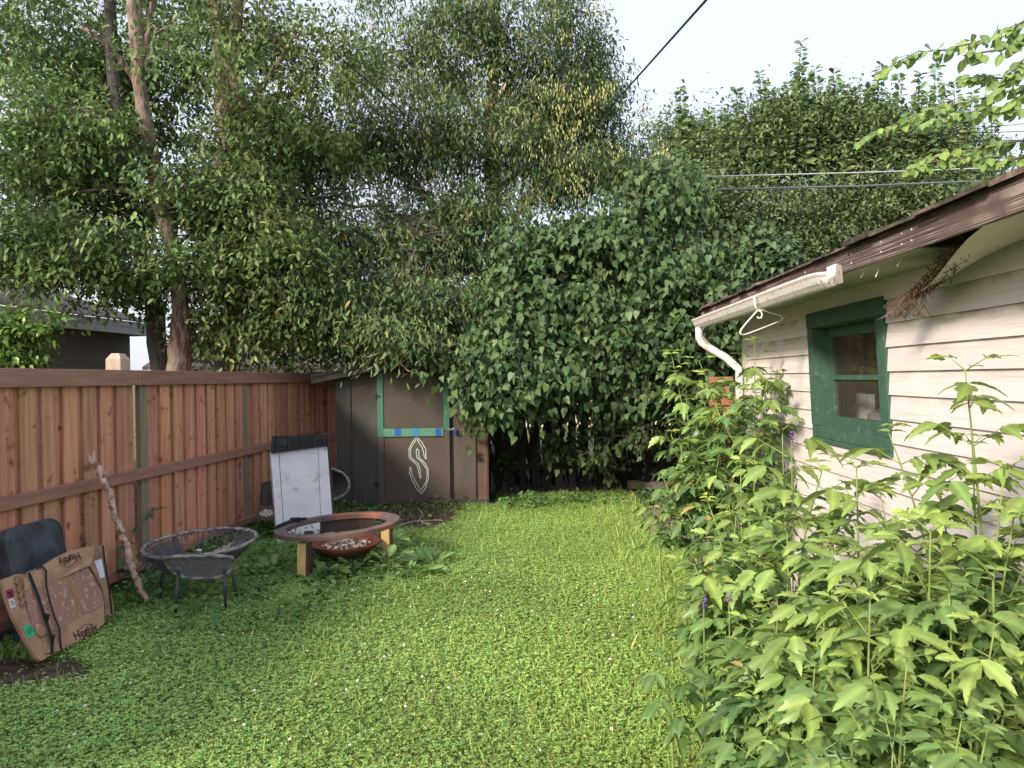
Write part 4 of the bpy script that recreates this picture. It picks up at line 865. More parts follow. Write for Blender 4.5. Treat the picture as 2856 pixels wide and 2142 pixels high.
for (x, yb, dk) in ((640, 1266, 0), (833, 1222, 0), (800, 1190, 1), (668, 1228, 1)):
    b = GD(x, yb); a_ = math.atan2(b.y - fp0.y, b.x - fp0.x); top = V3((b.x, b.y, fz - .051 + (b.x - fp0.x) * .055)); 
    q_ = V3((top.x, top.y, 0)) - fp0; 
    if q_.length > .5: q_ = q_.normalized() * .5; top.x, top.y = fp0.x + q_.x, fp0.y + q_.y
    m = MB(); hw = .036
    vs = []
    for c0, zz in ((V3((top.x + (-.01 if x < 700 else .012), top.y, 0)), 0), (top, top.z)):
        for ax_, ay_ in ((-1, -1), (1, -1), (1, 1), (-1, 1)): vs.append(V3((c0.x + ax_ * hw, c0.y + ay_ * .022, zz)))
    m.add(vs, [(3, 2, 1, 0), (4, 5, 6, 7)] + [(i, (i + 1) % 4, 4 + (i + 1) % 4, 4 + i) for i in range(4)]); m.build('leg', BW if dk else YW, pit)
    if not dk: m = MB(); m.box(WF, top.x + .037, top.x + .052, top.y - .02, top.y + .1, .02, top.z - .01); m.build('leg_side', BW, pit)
m = MB(); g = []; bc = fp0 + V3((.06, .0, 0)); pr = [(.30, .245), (.33, .25), (.335, .24), (.30, .21), (.2, .14), (.08, .10), (.0, .095)]; pr2 = [(.30, .245), (.2, .19), (.08, .165), (0, .16)]
for prf in (pr, pr2):
    k = len(m.v)
    for i in range(48):
        for r_, z_ in prf: q = 2 * math.pi * i / 48; m.v.append(tuple(bc + V3((math.cos(q) * r_, math.sin(q) * r_, z_)))); m.c.append((1, 1, 1))
    K = len(prf); m.f += [(k + i * K + j, k + ((i + 1) % 48) * K + j, k + ((i + 1) % 48) * K + j + 1, k + i * K + j + 1) for i in range(48) for j in range(K - 1)]
m.build('fire_bowl', M('rusty_bowl', (.20, .06, .035), (.09, .03, .022), (14, 14, 14), 7, .6, .1, c3=(.28, .10, .06), s3=4), pit, True)
m = MB()
for k in range(150):
    q = random.uniform(0, 6.28); r_ = random.random() ** .6 * .22; p = bc + V3((math.cos(q) * r_ + .02, math.sin(q) * r_, .185 + .035 * (1 - r_ / .26) + r_ * .13)); s_ = random.uniform(.008, .03)
    c = random.choice([(1, 1, 1), (.9, .85, .8), (.2, .17, .15), (.75, .7, .62)]); d1v = V3((random.gauss(0, 1), random.gauss(0, 1), random.gauss(0, .4))).normalized() * s_; d2v = V3((random.gauss(0, 1), random.gauss(0, 1), random.gauss(0, .5))).normalized() * s_ * .7
    m.slab([p - d1v, p - d2v, p + d1v, p + d2v], V3((0, 0, .004)), c)
m.build('ashes', M('ash', (.66, .6, .54), (.5, .45, .4), (20, 20, 20), 4, .9, 0, True), pit)
tl_ = thing('poker', rg(.5, 2.7, .01), 'black folded metal poker lying on the rim of the fire pit', 'poker')
m = MB(); m.tube([rg(.56, 3.35, .02), rg(.52, 3.05, .022), rg(.49, 2.75, .03), rg(.46, 2.5, .02)], [.012, .014, .016, .012], 6); m.build('shaft', BP, tl_)
m = MB(); m.box(Fr(rg(.48, 2.75, .0), (1, .2, 0)), -.05, .04, -.02, .02, .012, .05, (1, 1, 1), .004); m.build('grip', BP, tl_)
# twigs and scraps on the dirt, bricks
for i, (pts, lb) in enumerate((((( 905, 1100), (915, 1130), (935, 1135)), 'thin pale fallen twig slanting from the shed door'), (((850, 1140), (890, 1128), (955, 1124)), 'long pale curved twig lying on the dirt before the shed'), (((870, 1150), (915, 1150), (945, 1152), (958, 1130)), 'bent pale twig on the dirt nearest the lawn'))):
    m = MB(); q = [GD(x, y, .02) for x, y in pts]; q2 = []
    for a, b in zip(q[:-1], q[1:]): q2 += [a.lerp(b, k / 4) + V3((random.gauss(0, .01), random.gauss(0, .01), random.uniform(0, .015))) for k in range(4)]
    m.tube(q2 + [q[-1]], .006, 5); tag(m.build('fallen_twig', STK), lb, 'twig', 'twigs on the dirt by the shed')
pbo = GD(475, 1225); PBF = Fr(pbo, uf)
t = thing('wooden_offcut', pbo, 'pale raw wood offcut lying behind the wicker chair at the fence foot', 'wood board')
m = MB(); m.box(PBF, -.02, .5, -.10, .04, .10, .135, (1, 1, 1), .004); m.box(PBF, .0, .1, -.09, .03, 0, .099); m.box(PBF, .4, .48, -.09, .03, 0, .099); m.build('board', PW, t)
mm = GD(885, 1180); m = MB(); m.slab([GD(835, 1172) + Z * .012, GD(930, 1168) + Z * .016, GD(950, 1192) + Z * .012, GD(855, 1198) + Z * .014], V3((0, 0, -.008)))
tag(m.build('dark_mat', M('slate_mat', (.06, .065, .07), (.04, .042, .045), (9, 9, 9), 5, .6)), 'flat dark grey mat in the weeds right of the fire pit', 'mat')
# ------------------------------------------------------------------ orange gate, kerb stones, scraps right of the lilac
og = D(1545, 860, 8.4); OR = M('orange_stained_wood', (.40, .17, .09), (.28, .11, .06), (20, 20, 3), 6, .6, .1)
t = thing('wooden_trellis', V3((og.x, og.y, 0)), 'orange stained wooden trellis beyond the garage corner', 'trellis')
m = MB()
for a in (0, .13): m.box(WF, og.x + a - .035, og.x + a + .035, og.y - .02, og.y + .02, 0, 1.68)
m.build('upright', OR, t)
m = MB()
for z_ in (.4, .95, 1.15, 1.35, 1.62): m.box(WF, og.x - .08, og.x + .2, og.y - .042, og.y - .021, z_, z_ + .07)
m.build('slat', OR, t)
STN = M('old_stone', (.17, .14, .12), (.09, .075, .065), (12, 12, 12), 8, .95, .5, c3=(.1, .11, .06), s3=5)
k0, k1 = GD(1362, 1072), GD(1500, 1078); KF2 = Fr(k0, k1 - k0); KL = (k1 - k0).length
for i, (a0_, a1_, z0, z1, b, lb) in enumerate(((0, KL, 0, .10, 0, 'lower long weathered stone edging slab under the lilac'), (-.03, KL * .93, .12, .22, .05, 'upper long weathered stone edging slab under the lilac'))):
    m = MB(); K2 = 10
    ringp = []
    for j in range(K2 + 1):
        a = a0_ + (a1_ - a0_) * j / K2; w1 = random.gauss(0, .008)
        ringp.append([KF2(a, b - .12 + w1, z0), KF2(a, b + .02 + w1, z0), KF2(a, b + .02 + w1, z1 - .01 + w1), KF2(a, b + .0, z1 + w1), KF2(a, b - .12, z1 + w1)])
    g = [p for r_ in ringp for p in r_]
    m.add(g, [(j * 5 + q, j * 5 + (q + 1) % 5, j * 5 + 5 + (q + 1) % 5, j * 5 + 5 + q) for j in range(K2) for q in range(5)] + [(4, 3, 2, 1, 0), tuple(K2 * 5 + q for q in range(5))])
    tag(m.build('edging_stone', STN), lb, 'edging stone', 'stones edging the lilac bed')
m = MB()
for k in range(3): m.box(KF2, .1 + k * .35, .22 + k * .35, -.1, .0, .101, .119)
tag(m.build('stone_chocks', STN), 'small dark chocks between the two edging slabs', 'stone')
SCR = M('white_scrap', (.72, .68, .70), (.6, .56, .58), (9, 9, 9), 3, .6)
for i, (dx, dy, w2, h2, lb) in enumerate(((1505, 1075, .07, .045, 'crumpled white plastic scrap beside the upper edging stone'), (1500, 1095, .05, .10, 'torn white plastic sheet standing among the sapling leaves by the path'), (1480, 1130, .03, .05, 'smallest white plastic scrap on the gravel path'), (1530, 1020, .05, .07, 'white plastic scrap caught high in the sapling beside the lilac'))):
    c = D(dx, dy, 6.3); m = MB(); c.z = max(c.z, h2); pts = [c + V3((random.uniform(.7, 1.1) * w2 * math.cos(q), random.gauss(0, .012), random.uniform(.7, 1.1) * h2 * math.sin(q))) for q in np.linspace(0, 6.28, 7, endpoint=False)]
    m.add([c + V3((0, -.02, 0))] + pts + [c + V3((0, .01, 0))], [(0, 1 + k, 1 + (k + 1) % 7) for k in range(7)] + [(8, 1 + (k + 1) % 7, 1 + k) for k in range(7)]); tag(m.build('plastic_scrap', SCR), lb, 'scrap', 'white plastic scraps')
# ------------------------------------------------------------------ wires and pole
CAB = M('black_cable', (.02, .02, .02), rough=.6); CAW = M('pale_cable', (.55, .58, .6), rough=.5)
def wire(pts, r_, lb, mat=CAB, sag=0.):
    m = MB(); q = []
    for a, b in zip(pts[:-1], pts[1:]):
        for k in range(10): q.append(a.lerp(b, k / 10) - Z * (sag * 4 * (k / 10) * (1 - k / 10)))
    m.tube(q + [pts[-1]], r_, 6); tag(m.build('overhead_cable', mat), lb, 'cable', 'overhead cables')
wire([D(-60, 348, 8), D(445, 452, 9)], .011, 'black cable crossing the left tree trunks', sag=.02)
wire([D(720, 110, 9.0), D(935, 300, 10)], .008, 'thin dark cable slanting through the middle tree crown')
wire([D(1545, -22, 6), D(1280, 275, 13)], .012, 'steep dark cable against the open sky')
wire([D(1380, 299, 17), D(1800, 298, 17.4), D(2260, 282, 18)], .010, 'uppermost thin black cable before the right trees')
wire([D(1400, 320, 17), D(1800, 318, 17.4), D(2260, 300, 18)], .010, 'second black cable before the right trees')
wire([D(1900, 300, 17), D(2260, 262, 18)], .008, 'short rising black cable at the right edge')
wire([D(1495, 382, 16), D(1850, 373, 16.4), D(2160, 362, 17)], .014, 'pale cable before the right trees', CAW)
wire([D(1520, 410, 16), D(1850, 402, 16.4), D(2120, 391, 17)], .022, 'thickest grey cable lowest before the right trees', M('grey_cable', (.16, .18, .2), rough=.4))
up = D(58, 480, 20); t = thing('utility_pole', V3((up.x, up.y, 0)), 'weathered wooden utility pole behind the left trees', 'utility pole')
m = MB(); m.tube([V3((up.x, up.y, 0)), V3((up.x - .15, up.y, 10))], [.2, .15], 12); m.build('pole', M('pole_wood', (.30, .27, .24), (.2, .18, .16), (12, 12, 1)), t, True)
m = MB(); m.box(WF, up.x - .9, up.x + .9, up.y - .3, up.y - .18, 7.2, 7.35); m.build('crossarm', BARKG, t)
print('structure done', len(bpy.data.objects))
# ================================================================== VEGETATION
GE1, GE2 = (.105, .185, .055), (.21, .30, .09)
L = lambda x, y, d, rx, ry, rz, w: (D(x, y, d), (rx, ry, rz), w)
# first left tree: tall leaning trunk
def tp_(lst): return [(D(x, y, d), r_) for x, y, d, r_ in lst]
tree('leaning_tree', 'tall tree with reddish leaning trunk behind the left fence', 'tree',
     [[(GD(386, 1000) * 0 + V3((D(386, 800, 8.6).x, D(386, 800, 8.6).y, 0)), .26)] + tp_([(386, 800, 8.6, .15), (392, 690, 8.6, .115), (386, 600, 8.6, .08), (364, 500, 8.6, .098), (345, 430, 8.6, .095), (325, 320, 8.6, .088), (305, 210, 8.6, .08), (296, 130, 8.6, .08), (290, -60, 8.6, .09), (285, -400, 8.6, .05)])],
     [L(60, 330, 8.5, 1.1, .9, .8, 3), L(130, 560, 8.3, 1.2, .8, .5, 3.2), L(180, 200, 9.6, 1.2, 1, .9, 2.6), L(320, 580, 8.3, .8, .3, .35, .8), L(300, 60, 10.0, 1.5, 1.1, .9, 2), L(30, 60, 9.4, 1.2, 1, .9, 2), L(400, 100, 8.1, .7, .4, .5, .7), L(170, 300, 8.2, .7, .4, .4, 1.0), L(360, 400, 8.2, .5, .25, .3, .35), L(240, 480, 10, 1.6, .8, 1.0, 1.6), L(200, 120, 10.4, 2.0, .9, 1.1, 1.8), L(270, 640, 9.2, .6, .3, .2, .6), L(-250, 300, 7.5, 1.6, 1.4, 1.6, 2.0), L(100, 560, 8.3, 1.1, .5, .2, 1.0), L(200, 400, 9.5, 1.1, .7, .6, 1.5)],
     limbs=[(D(296, 180, 8.6), D(170, 60, 8.3), .05), (D(320, 300, 8.6), D(90, 250, 8.3), .045), (D(345, 430, 8.6), D(120, 420, 8.2), .04), (D(386, 620, 8.6), D(150, 560, 8.2), .04), (D(300, 200, 8.6), D(335, -50, 8.6), .06)],
     nclump=2800, per=13, size=.085, base=GE1, base2=GE2, spread=.07, shell=.55)
tree('twin_trunk_tree', 'darker slim tree close behind the leaning red trunk', 'tree',
     [[(V3((D(348, 800, 9.3).x, D(348, 800, 9.3).y, 0)), .2)] + tp_([(348, 800, 9.3, .13), (330, 650, 9.3, .12), (300, 520, 9.3, .11), (275, 400, 9.3, .105), (262, 300, 9.3, .09), (240, 100, 9.3, .08), (230, -200, 9.3, .05)])],
     [L(240, 340, 9.8, 1.3, .9, 1.0, 2), L(200, 60, 9.8, 1.5, 1, .9, 2), L(60, 450, 9.8, 1.4, .8, .8, 1.4), L(60, 150, 9.6, 1.1, .8, .8, 1.0)],
     limbs=[(D(262, 300, 9.3), D(120, 180, 9.5), .05), (D(275, 400, 9.3), D(90, 400, 9.6), .045)], bark=BARKG,
     nclump=650, per=12, size=.088, base=GE1, base2=(.10, .16, .05), spread=.08)
tree('forked_tree', 'broad forked tree between the leaning tree and the shed', 'tree',
     [[(V3((D(480, 800, 9.6).x, D(480, 800, 9.6).y, 0)), .24)] + tp_([(484, 800, 9.6, .15), (500, 690, 9.6, .14), (512, 640, 9.6, .13), (515, 500, 9.6, .13), (500, 380, 9.6, .13), (498, 280, 9.6, .15), (480, 180, 9.6, .12), (470, 60, 9.6, .10), (455, -150, 9.6, .06)]),
      tp_([(500, 400, 9.6, .11), (525, 250, 9.6, .10), (500, 140, 9.6, .09), (520, -40, 9.6, .07)]), tp_([(430, 520, 9.3, .10), (432, 470, 9.3, .10), (455, 400, 9.4, .09), (490, 330, 9.5, .08)])],
     [L(470, 430, 8.9, .9, .5, .45, 1.8), L(560, 560, 8.7, 1.1, .6, .7, 2.8), L(480, 600, 8.8, .8, .5, .45, 1.5), L(620, 330, 9.6, 1.3, .9, .8, 2.2), L(640, 130, 9.8, 1.4, 1, .9, 1.8), L(470, 60, 10, 1.3, .8, .9, 1.1), L(560, 250, 9.2, .6, .5, .5, .6), L(440, 720, 9.0, .5, .4, .3, .5), L(600, 700, 9.0, .8, .5, .35, 1.3), L(560, 420, 10.2, 1.6, .8, 1.2, 2.2), L(420, 240, 10.4, 1.2, .8, 1.2, 1.2)],
     limbs=[(D(500, 250, 9.6), D(680, 200, 9.5), .07), (D(525, 250, 9.6), D(640, 60, 9.6), .06), (D(500, 280, 9.6), D(600, 240, 9.4), .06), (D(515, 500, 9.6), D(650, 420, 9.2), .06), (D(515, 560, 9.6), D(700, 560, 9.0), .05), (D(500, 600, 9.6), D(560, 520, 9.0), .04)],
     nclump=3000, per=13, size=.086, base=GE1, base2=(.20, .24, .075), spread=.07, shell=.55)
# big central maple with yellow keys
mt = tree('maple_tree', 'huge maple with hanging yellow seed keys towering behind the shed', 'tree',
     [[(V3((D(1090, 900, 12.2).x, D(1090, 900, 12.2).y, 0)), .25)] + tp_([(1090, 800, 12.2, .2), (1075, 600, 12.2, .18), (1065, 420, 12.2, .15), (1060, 250, 12.2, .12), (1070, 60, 12.2, .08), (1070, -200, 12.2, .05)]),
      tp_([(1085, 650, 12.2, .11), (1000, 520, 11.8, .09), (880, 380, 11.4, .07), (740, 330, 11.0, .04)])],
     [L(900, 120, 11.8, 1.7, 1.2, 1.0, 2.6), L(780, 320, 11.2, 1.4, 1, .8, 2.2), L(1080, 80, 12, 1.5, 1.2, 1.1, 3), L(1000, 300, 11.4, 1.5, 1.1, .9, 3.2), L(1230, 60, 12.6, .75, .9, 1.1, 1.2), L(1200, 230, 12.3, .95, .9, .8, 1.9), L(1300, 250, 12.6, .5, .6, .6, .6), L(1210, 380, 12.0, 1.1, .9, .6, 1.8), L(1000, 470, 11.0, 1.4, .8, .5, 2.0),
      L(800, 520, 10.2, 1.3, .8, .6, 2.4), L(900, 640, 9.6, 1.0, .6, .35, 1.8), L(700, 640, 9.4, 1.0, .6, .4, 1.7), L(760, 680, 9.1, .75, .4, .2, 1.1), L(870, 715, 9.3, .6, .3, .12, .6), L(980, 700, 9.8, .5, .4, .3, .6), L(820, -150, 12, 2.0, 1.5, 1, 1.6), L(1100, -180, 12, 1.6, 1.3, 1, 1.4), L(820, 725, 8.9, .35, .18, .08, .4), L(890, 745, 8.75, .25, .12, .08, .2), L(940, 560, 10.6, 1.0, .6, .6, 1.6), L(1160, 300, 12.8, 1.6, .8, 1.2, 1.4), L(1330, 340, 13.2, .8, .6, .7, 1.1), L(1400, 400, 14, .8, .6, .6, .9), L(1280, 160, 13, .5, .5, .7, .6), L(1310, 390, 12.6, .6, .5, .4, .5)],
     limbs=[(D(1075, 560, 12.2), D(820, 470, 10.6), .07), (D(1075, 600, 12.2), D(700, 600, 9.6), .05), (D(1070, 620, 12.2), D(780, 700, 9.3), .045), (D(1065, 420, 12.2), D(1250, 300, 12.3), .06), (D(1060, 300, 12.2), D(900, 130, 11.8), .06), (D(1060, 250, 12.2), D(1200, 80, 12.4), .05), (D(1000, 520, 11.8), D(560, 440, 10.2), .05), (D(1070, 500, 12.2), D(1180, 420, 12), .04), (D(900, 400, 11.5), D(600, 300, 10.6), .04)],
     nclump=8600, per=11, size=.10, base=(.088, .152, .056), base2=(.18, .24, .082), tmpl=T_LONG, spread=.085, shell=.55, droop=.7, yellow=.018)
# bare grey twiggy inner branches
a = np.array([list(D(random.uniform(560, 980), random.uniform(400, 700), random.uniform(9.2, 10.2))) for _ in range(420)])
dv = np.stack([rng.normal(-.25, .35, 420), rng.normal(0, .2, 420), rng.normal(.02, .18, 420)], 1); prisms('dead_twigs', a, a + dv, rng.uniform(.002, .006, 420), M('dead_twig', (.22, .19, .17), (.14, .12, .1)), mt)
# yellow keys in bunches
bunch = np.array([list(D(random.choice([random.gauss(860, 60), random.gauss(1150, 130), random.gauss(1250, 60), random.gauss(800, 120)]), random.gauss(300, 130), random.uniform(10.4, 11.6))) for _ in range(150)])
kp = np.repeat(bunch, 14, 0) + rng.normal(0, .07, (2100, 3)); leaves('seed_keys', kp, rdir(2100) * .3 + np.array([[0, 0, -1.]]), rdir(2100), .06, T_LONG, tint(2100, (.38, .38, .13), .2), LEAF, mt)
# bare pinkish branch tips before the shed roof
m = MB()
for pts in (((820, 700), (828, 735), (842, 760), (870, 772), (920, 775)), ((835, 745), (815, 765), (790, 772)), ((842, 760), (860, 780), (880, 800), (905, 808)), ((828, 735), (850, 748), (875, 752), (900, 765), (935, 758))):
    m.tube([D(x, y, 8.75) for x, y in pts], [.010 - .0015 * i for i in range(len(pts))], 5)
m.build('bare_branch_tip', STK, mt, True)
# lilac: many stems, heart-shaped leaves
LIL1, LIL2 = (.060, .118, .045), (.115, .17, .058)
lil = thing('lilac_bush', GD(1300, 1060), 'large dark lilac bush with heart shaped leaves beside the shed', 'bush')
m = MB(); random.seed(21)
for k in range(90):
    x = random.uniform(1075, 1490); b = GD(x + random.gauss(0, 10), 1052 + random.uniform(-8, 4)); b.y += random.uniform(0, .9); tx = x + random.gauss((x - 1270) * .35, 45)
    top = D(tx, random.uniform(540, 720), b.y + random.uniform(-.3, .4)); mid = b.lerp(top, .5) + V3((random.gauss(0, .12), random.gauss(0, .1), 0)); r0 = random.uniform(.012, .032)
    m.tube([b, b.lerp(mid, .5) + V3((random.gauss(0, .04), 0, 0)), mid, mid.lerp(top, .5) + V3((random.gauss(0, .05), 0, 0)), top], [r0, r0 * .9, r0 * .8, r0 * .6, r0 * .35], 7)
for k in range(46):       # low arching suckers
    b = GD(random.uniform(1150, 1460), 1056); b.y += random.uniform(0, .5); e = b + V3((random.gauss(0, .45), random.gauss(-.05, .2), random.uniform(.3, 1.0))); m.tube([b, b.lerp(e, .5) + V3((random.gauss(0, .06), 0, .06)), e], [.009, .006, .003], 5)
m.build('stems', BARKG, lil, True)
crown(lil, [L(1180, 560, 10.0, .85, .6, .45, 2.6), L(1320, 520, 9.9, .9, .6, .5, 2.8), L(1440, 440, 10, .55, .5, .45, 1.3), L(1400, 600, 9.7, .95, .6, .5, 3), L(1240, 680, 9.6, .9, .55, .40, 2.8), L(1530, 620, 9.8, .7, .5, .6, 2.0), L(1110, 720, 9.3, .55, .4, .35, 1.5), L(1068, 780, 9.0, .36, .3, .32, 1.2), L(1050, 865, 8.9, .20, .22, .25, .7), L(1180, 800, 9.2, .5, .35, .22, 1.2), L(1450, 740, 9.5, .8, .5, .35, 2.0),
             L(1330, 760, 9.4, .6, .4, .25, 1.2), L(1600, 560, 9.6, .5, .4, .5, 1.1), L(1390, 400, 10.1, .3, .3, .35, .4), L(1100, 640, 9.8, .5, .4, .4, 1.0), L(1560, 750, 9.7, .5, .4, .35, .9), L(1120, 850, 9.3, .4, .3, .25, .8), L(1250, 830, 9.4, .5, .3, .2, .8), L(1420, 830, 9.5, .5, .3, .25, .8), L(1530, 860, 9.5, .4, .3, .4, .8)],
      nclump=3000, per=9, size=.10, base=LIL1, base2=LIL2, tmpl=T_HEART, mat=LEAFG, tl=(.2, .45), droop=.9, spread=.075, shell=.42, flat=.7)
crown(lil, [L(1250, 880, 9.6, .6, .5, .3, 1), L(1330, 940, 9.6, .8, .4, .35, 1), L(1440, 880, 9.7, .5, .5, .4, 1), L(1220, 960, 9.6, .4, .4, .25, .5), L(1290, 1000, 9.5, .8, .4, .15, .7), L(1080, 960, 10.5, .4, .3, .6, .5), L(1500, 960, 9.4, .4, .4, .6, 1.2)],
      nclump=360, per=7, size=.085, base=(.04, .07, .025), base2=(.07, .10, .03), tmpl=T_HEART, mat=LEAFG, tl=(.15, .3), droop=.7, spread=.06, name='low_foliage', aspread=.12)  # low leaves get a darker colour that imitates shade inside the bush
# second lilac lobe by the garage eave
lil2 = tree('small_lilac', 'smaller lilac with upright leafy shoots above the garage gutter', 'bush',
     [[(V3((D(1650, 700, 9.3).x, D(1650, 700, 9.3).y, 0)), .04)] + tp_([(1650, 700, 9.3, .03), (1655, 560, 9.3, .015)])],
     [L(1650, 570, 9.2, .38, .35, .40, 1.4), L(1700, 600, 9.2, .26, .3, .35, 1), L(1600, 640, 9.2, .5, .35, .4, 1.3), L(1660, 720, 9.4, .6, .4, .5, 1.2), L(1640, 900, 9.4, .6, .4, .8, 1.2)], nclump=620, per=9, size=.095, base=(.06, .12, .05), base2=(.11, .165, .06), tmpl=T_HEART, mat=LEAFG, tl=(.2, .4), droop=.7, spread=.06, bark=BARKG, attract=0)
# far elm mass at the right with upright shoots
sh = []
random.seed(8)
tops = [(1470, 200), (1530, 250), (1590, 205), (1640, 170), (1700, 190), (1730, 105), (1760, 160), (1800, 165), (1850, 205), (1900, 150), (1940, 175), (1985, 170), (2020, 150), (2060, 190), (2100, 210), (2140, 230), (1560, 240), (1670, 210), (1830, 195), (1880, 190), (1500, 270)]
def elm(name, label, cx, lob, tps, seed, ncl, dd=22):
    random.seed(seed)
    b = D(cx, 560, dd); t = tree(name, label, 'tree', [[(V3((b.x, b.y, 0)), .4), (D(cx, 560, dd), .3), (D(cx + 10, 300, dd), .12)]], lob,
         limbs=[(D(cx, 480, dd), D(cx + q, 290, dd), .08) for q in (-130, -60, 70, 130)], nclump=ncl, per=13, size=.14, base=(.115, .175, .07), base2=(.20, .265, .10), tmpl=T_DIA, tl=(.5, 1.1), aspread=.45, droop=.3, updir=.1, spread=.17, shell=.5, bark=BARKG, group='tall elms beyond the lane')
    pos, yd = [], []; A = []; B = []
    for (x, y) in [q for (a_, b_) in tps for q in ((a_, b_ - 14), (a_ + random.uniform(-25, 25), b_ + random.uniform(15, 60)), (a_ + random.uniform(-25, 25), b_ + random.uniform(30, 90)))]:
        p1 = D(x, y, dd - 1); p0 = D(x - random.uniform(-12, 20), y + 150, dd - 1.4); A.append(list(p0)); B.append(list(p1)); n = 60
        for k in range(n):
            f = (k + .5) / n; c = p0.lerp(p1, f) + V3((math.sin(f * 3) * .08, 0, 0)); s_ = 1 if k % 2 else -1; pos.append(list(c)); yd.append([s_ * random.uniform(.5, 1), random.gauss(0, .6), random.gauss(.1, .3)])
    stk = prisms('shoots', np.array(A), np.array(B), np.full(len(A), .02), TWIG, t)
    n = len(pos); fo = leaves('shoot_leaves', np.array(pos), np.array(yd), rdir(n) + np.array([[0, -.8, .6]]), rng.uniform(.16, .30, n), T_DIA, tint(n, (.14, .21, .07), .2), LEAF, t); join([fo, stk])
elm('elm_tree', 'far tall elm with upright shoots left of its neighbour above the cables', 1560, [L(1520, 365, 22, 1.9, 1.6, 1.1, 2), L(1640, 325, 22, 2.0, 1.6, 1.3, 2.6), L(1580, 485, 21, 2.2, 1.5, 1.3, 2.6), L(1460, 455, 20, 1.4, 1.2, 1.3, 1.3), L(1660, 535, 21, 1.7, 1.3, 1.0, 1.8), L(1480, 295, 22, .8, .8, .5, .5)], [t for t in tops if t[0] < 1700], 4, 3300)
elm('elm_tree', 'far tallest elm with upright shoots directly above the garage roof', 1800, [L(1760, 285, 22, 1.6, 1.4, 1.1, 2.5), L(1860, 305, 22, 1.8, 1.5, 1.0, 2.4), L(1820, 435, 21.3, 2.4, 1.5, 1.3, 3.2), L(1760, 535, 21, 2.3, 1.3, 1.0, 2.2), L(1950, 455, 21.5, 1.6, 1.3, 1.0, 1.4)], [t for t in tops if 1700 <= t[0] < 1900], 5, 3500)
elm('elm_tree', 'far elm with thin ragged top nearest the right edge', 2030, [L(1960, 305, 22.6, 1.4, 1.3, .8, 1.4), L(2040, 335, 22.6, 1.5, 1.3, .8, 1.2), L(2010, 445, 22, 2.2, 1.4, .9, 2.4), L(2120, 415, 22, 1.6, 1.2, .5, 1.0), L(2200, 455, 22, 1.6, 1.2, .5, .8)], [t for t in tops if t[0] >= 1900], 6, 1900)
# elm branches reaching in from beyond the garage roof on the right
ob = thing('overhanging_elm', GF(4.2, LW + 5.6, 0), 'elm with drooping leafy branches reaching in over the garage roof at the right', 'tree')
tb = V3(GF(4.2, LW + 5.6, 0)); m = MB(); m.tube([tb, tb + Z * 2.5, tb + V3((-.3, 0, 4.2)), tb + V3((-.6, .2, 5.8))], [.22, .18, .14, .08], 12); m.build('trunk', BARK, ob, True)
pos, yd, sz, cl = [], [], [], []; A = []; B = []; m = MB(); random.seed(14)
brs = [([(2240, 75), (2180, 75), (2110, 90), (2040, 108), (1980, 112), (1910, 150)], 6.2), ([(2240, 150), (2180, 170), (2120, 165), (2080, 170)], 6.0), ([(2240, 110), (2210, 130), (2180, 160), (2150, 200)], 5.6),
       ([(2240, 180), (2170, 200), (2090, 220), (2000, 240), (1930, 270), (1860, 300)], 6.4), ([(2240, 240), (2150, 235), (2080, 245), (1990, 270)], 6.2), ([(2240, 300), (2150, 310), (2080, 330), (1990, 345)], 6.3), ([(2240, 330), (2170, 350), (2100, 340), (2010, 350), (1960, 370)], 6.2),
       ([(2240, 385), (2150, 385), (2090, 405), (2040, 408)], 6.6), ([(2240, 60), (2200, 95), (2140, 110), (2080, 120)], 5.8), ([(2240, 30), (2190, 58), (2150, 68)], 6.0), ([(2240, 200), (2200, 215), (2160, 240)], 5.8)]
for pts, d_ in brs:
    q = [D(x, y, d_ + .1 * i) for i, (x, y) in enumerate(pts)]; m.tube([q[0] + V3((1.2, 0, -.2))] + q, [.02] + [.012 - .0017 * i for i in range(len(q))], 5)
    for a_, b_ in zip(q[:-1], q[1:]):
        ln = (b_ - a_).length; nl = max(3, int(ln / .019))
        for k in range(nl):
            c = a_.lerp(b_, (k + .5) / nl); s_ = 1 if k % 2 else -1
            pos.append(list(c + V3((random.gauss(0, .015), random.gauss(0, .04), random.gauss(0, .015))))); yd.append([random.gauss(-.4, .3), s_ * .7, random.gauss(-.65, .35)]); sz.append(random.uniform(.08, .135)); cl.append(random.random())
m.build('branches', TWIG, ob, True); n = len(pos); cl = np.array(cl)[:, None]
T_OV = ([(0, 0, 0), (.27, .2, .05), (.33, .5, .06), (.2, .82, .02), (0, 1.05, -.06), (-.2, .82, .02), (-.33, .5, .06), (-.27, .2, .05), (0, .5, 0)], T_HEART[1])
leaves('crown', np.array(pos), np.array(yd), rdir(n) * .7 + np.array([[-.3, -1.0, .4]]), np.array(sz), T_OV, np.array([[.14, .23, .08]]) * (1 - cl) + np.array([[.27, .38, .10]]) * cl, LEAF, ob)
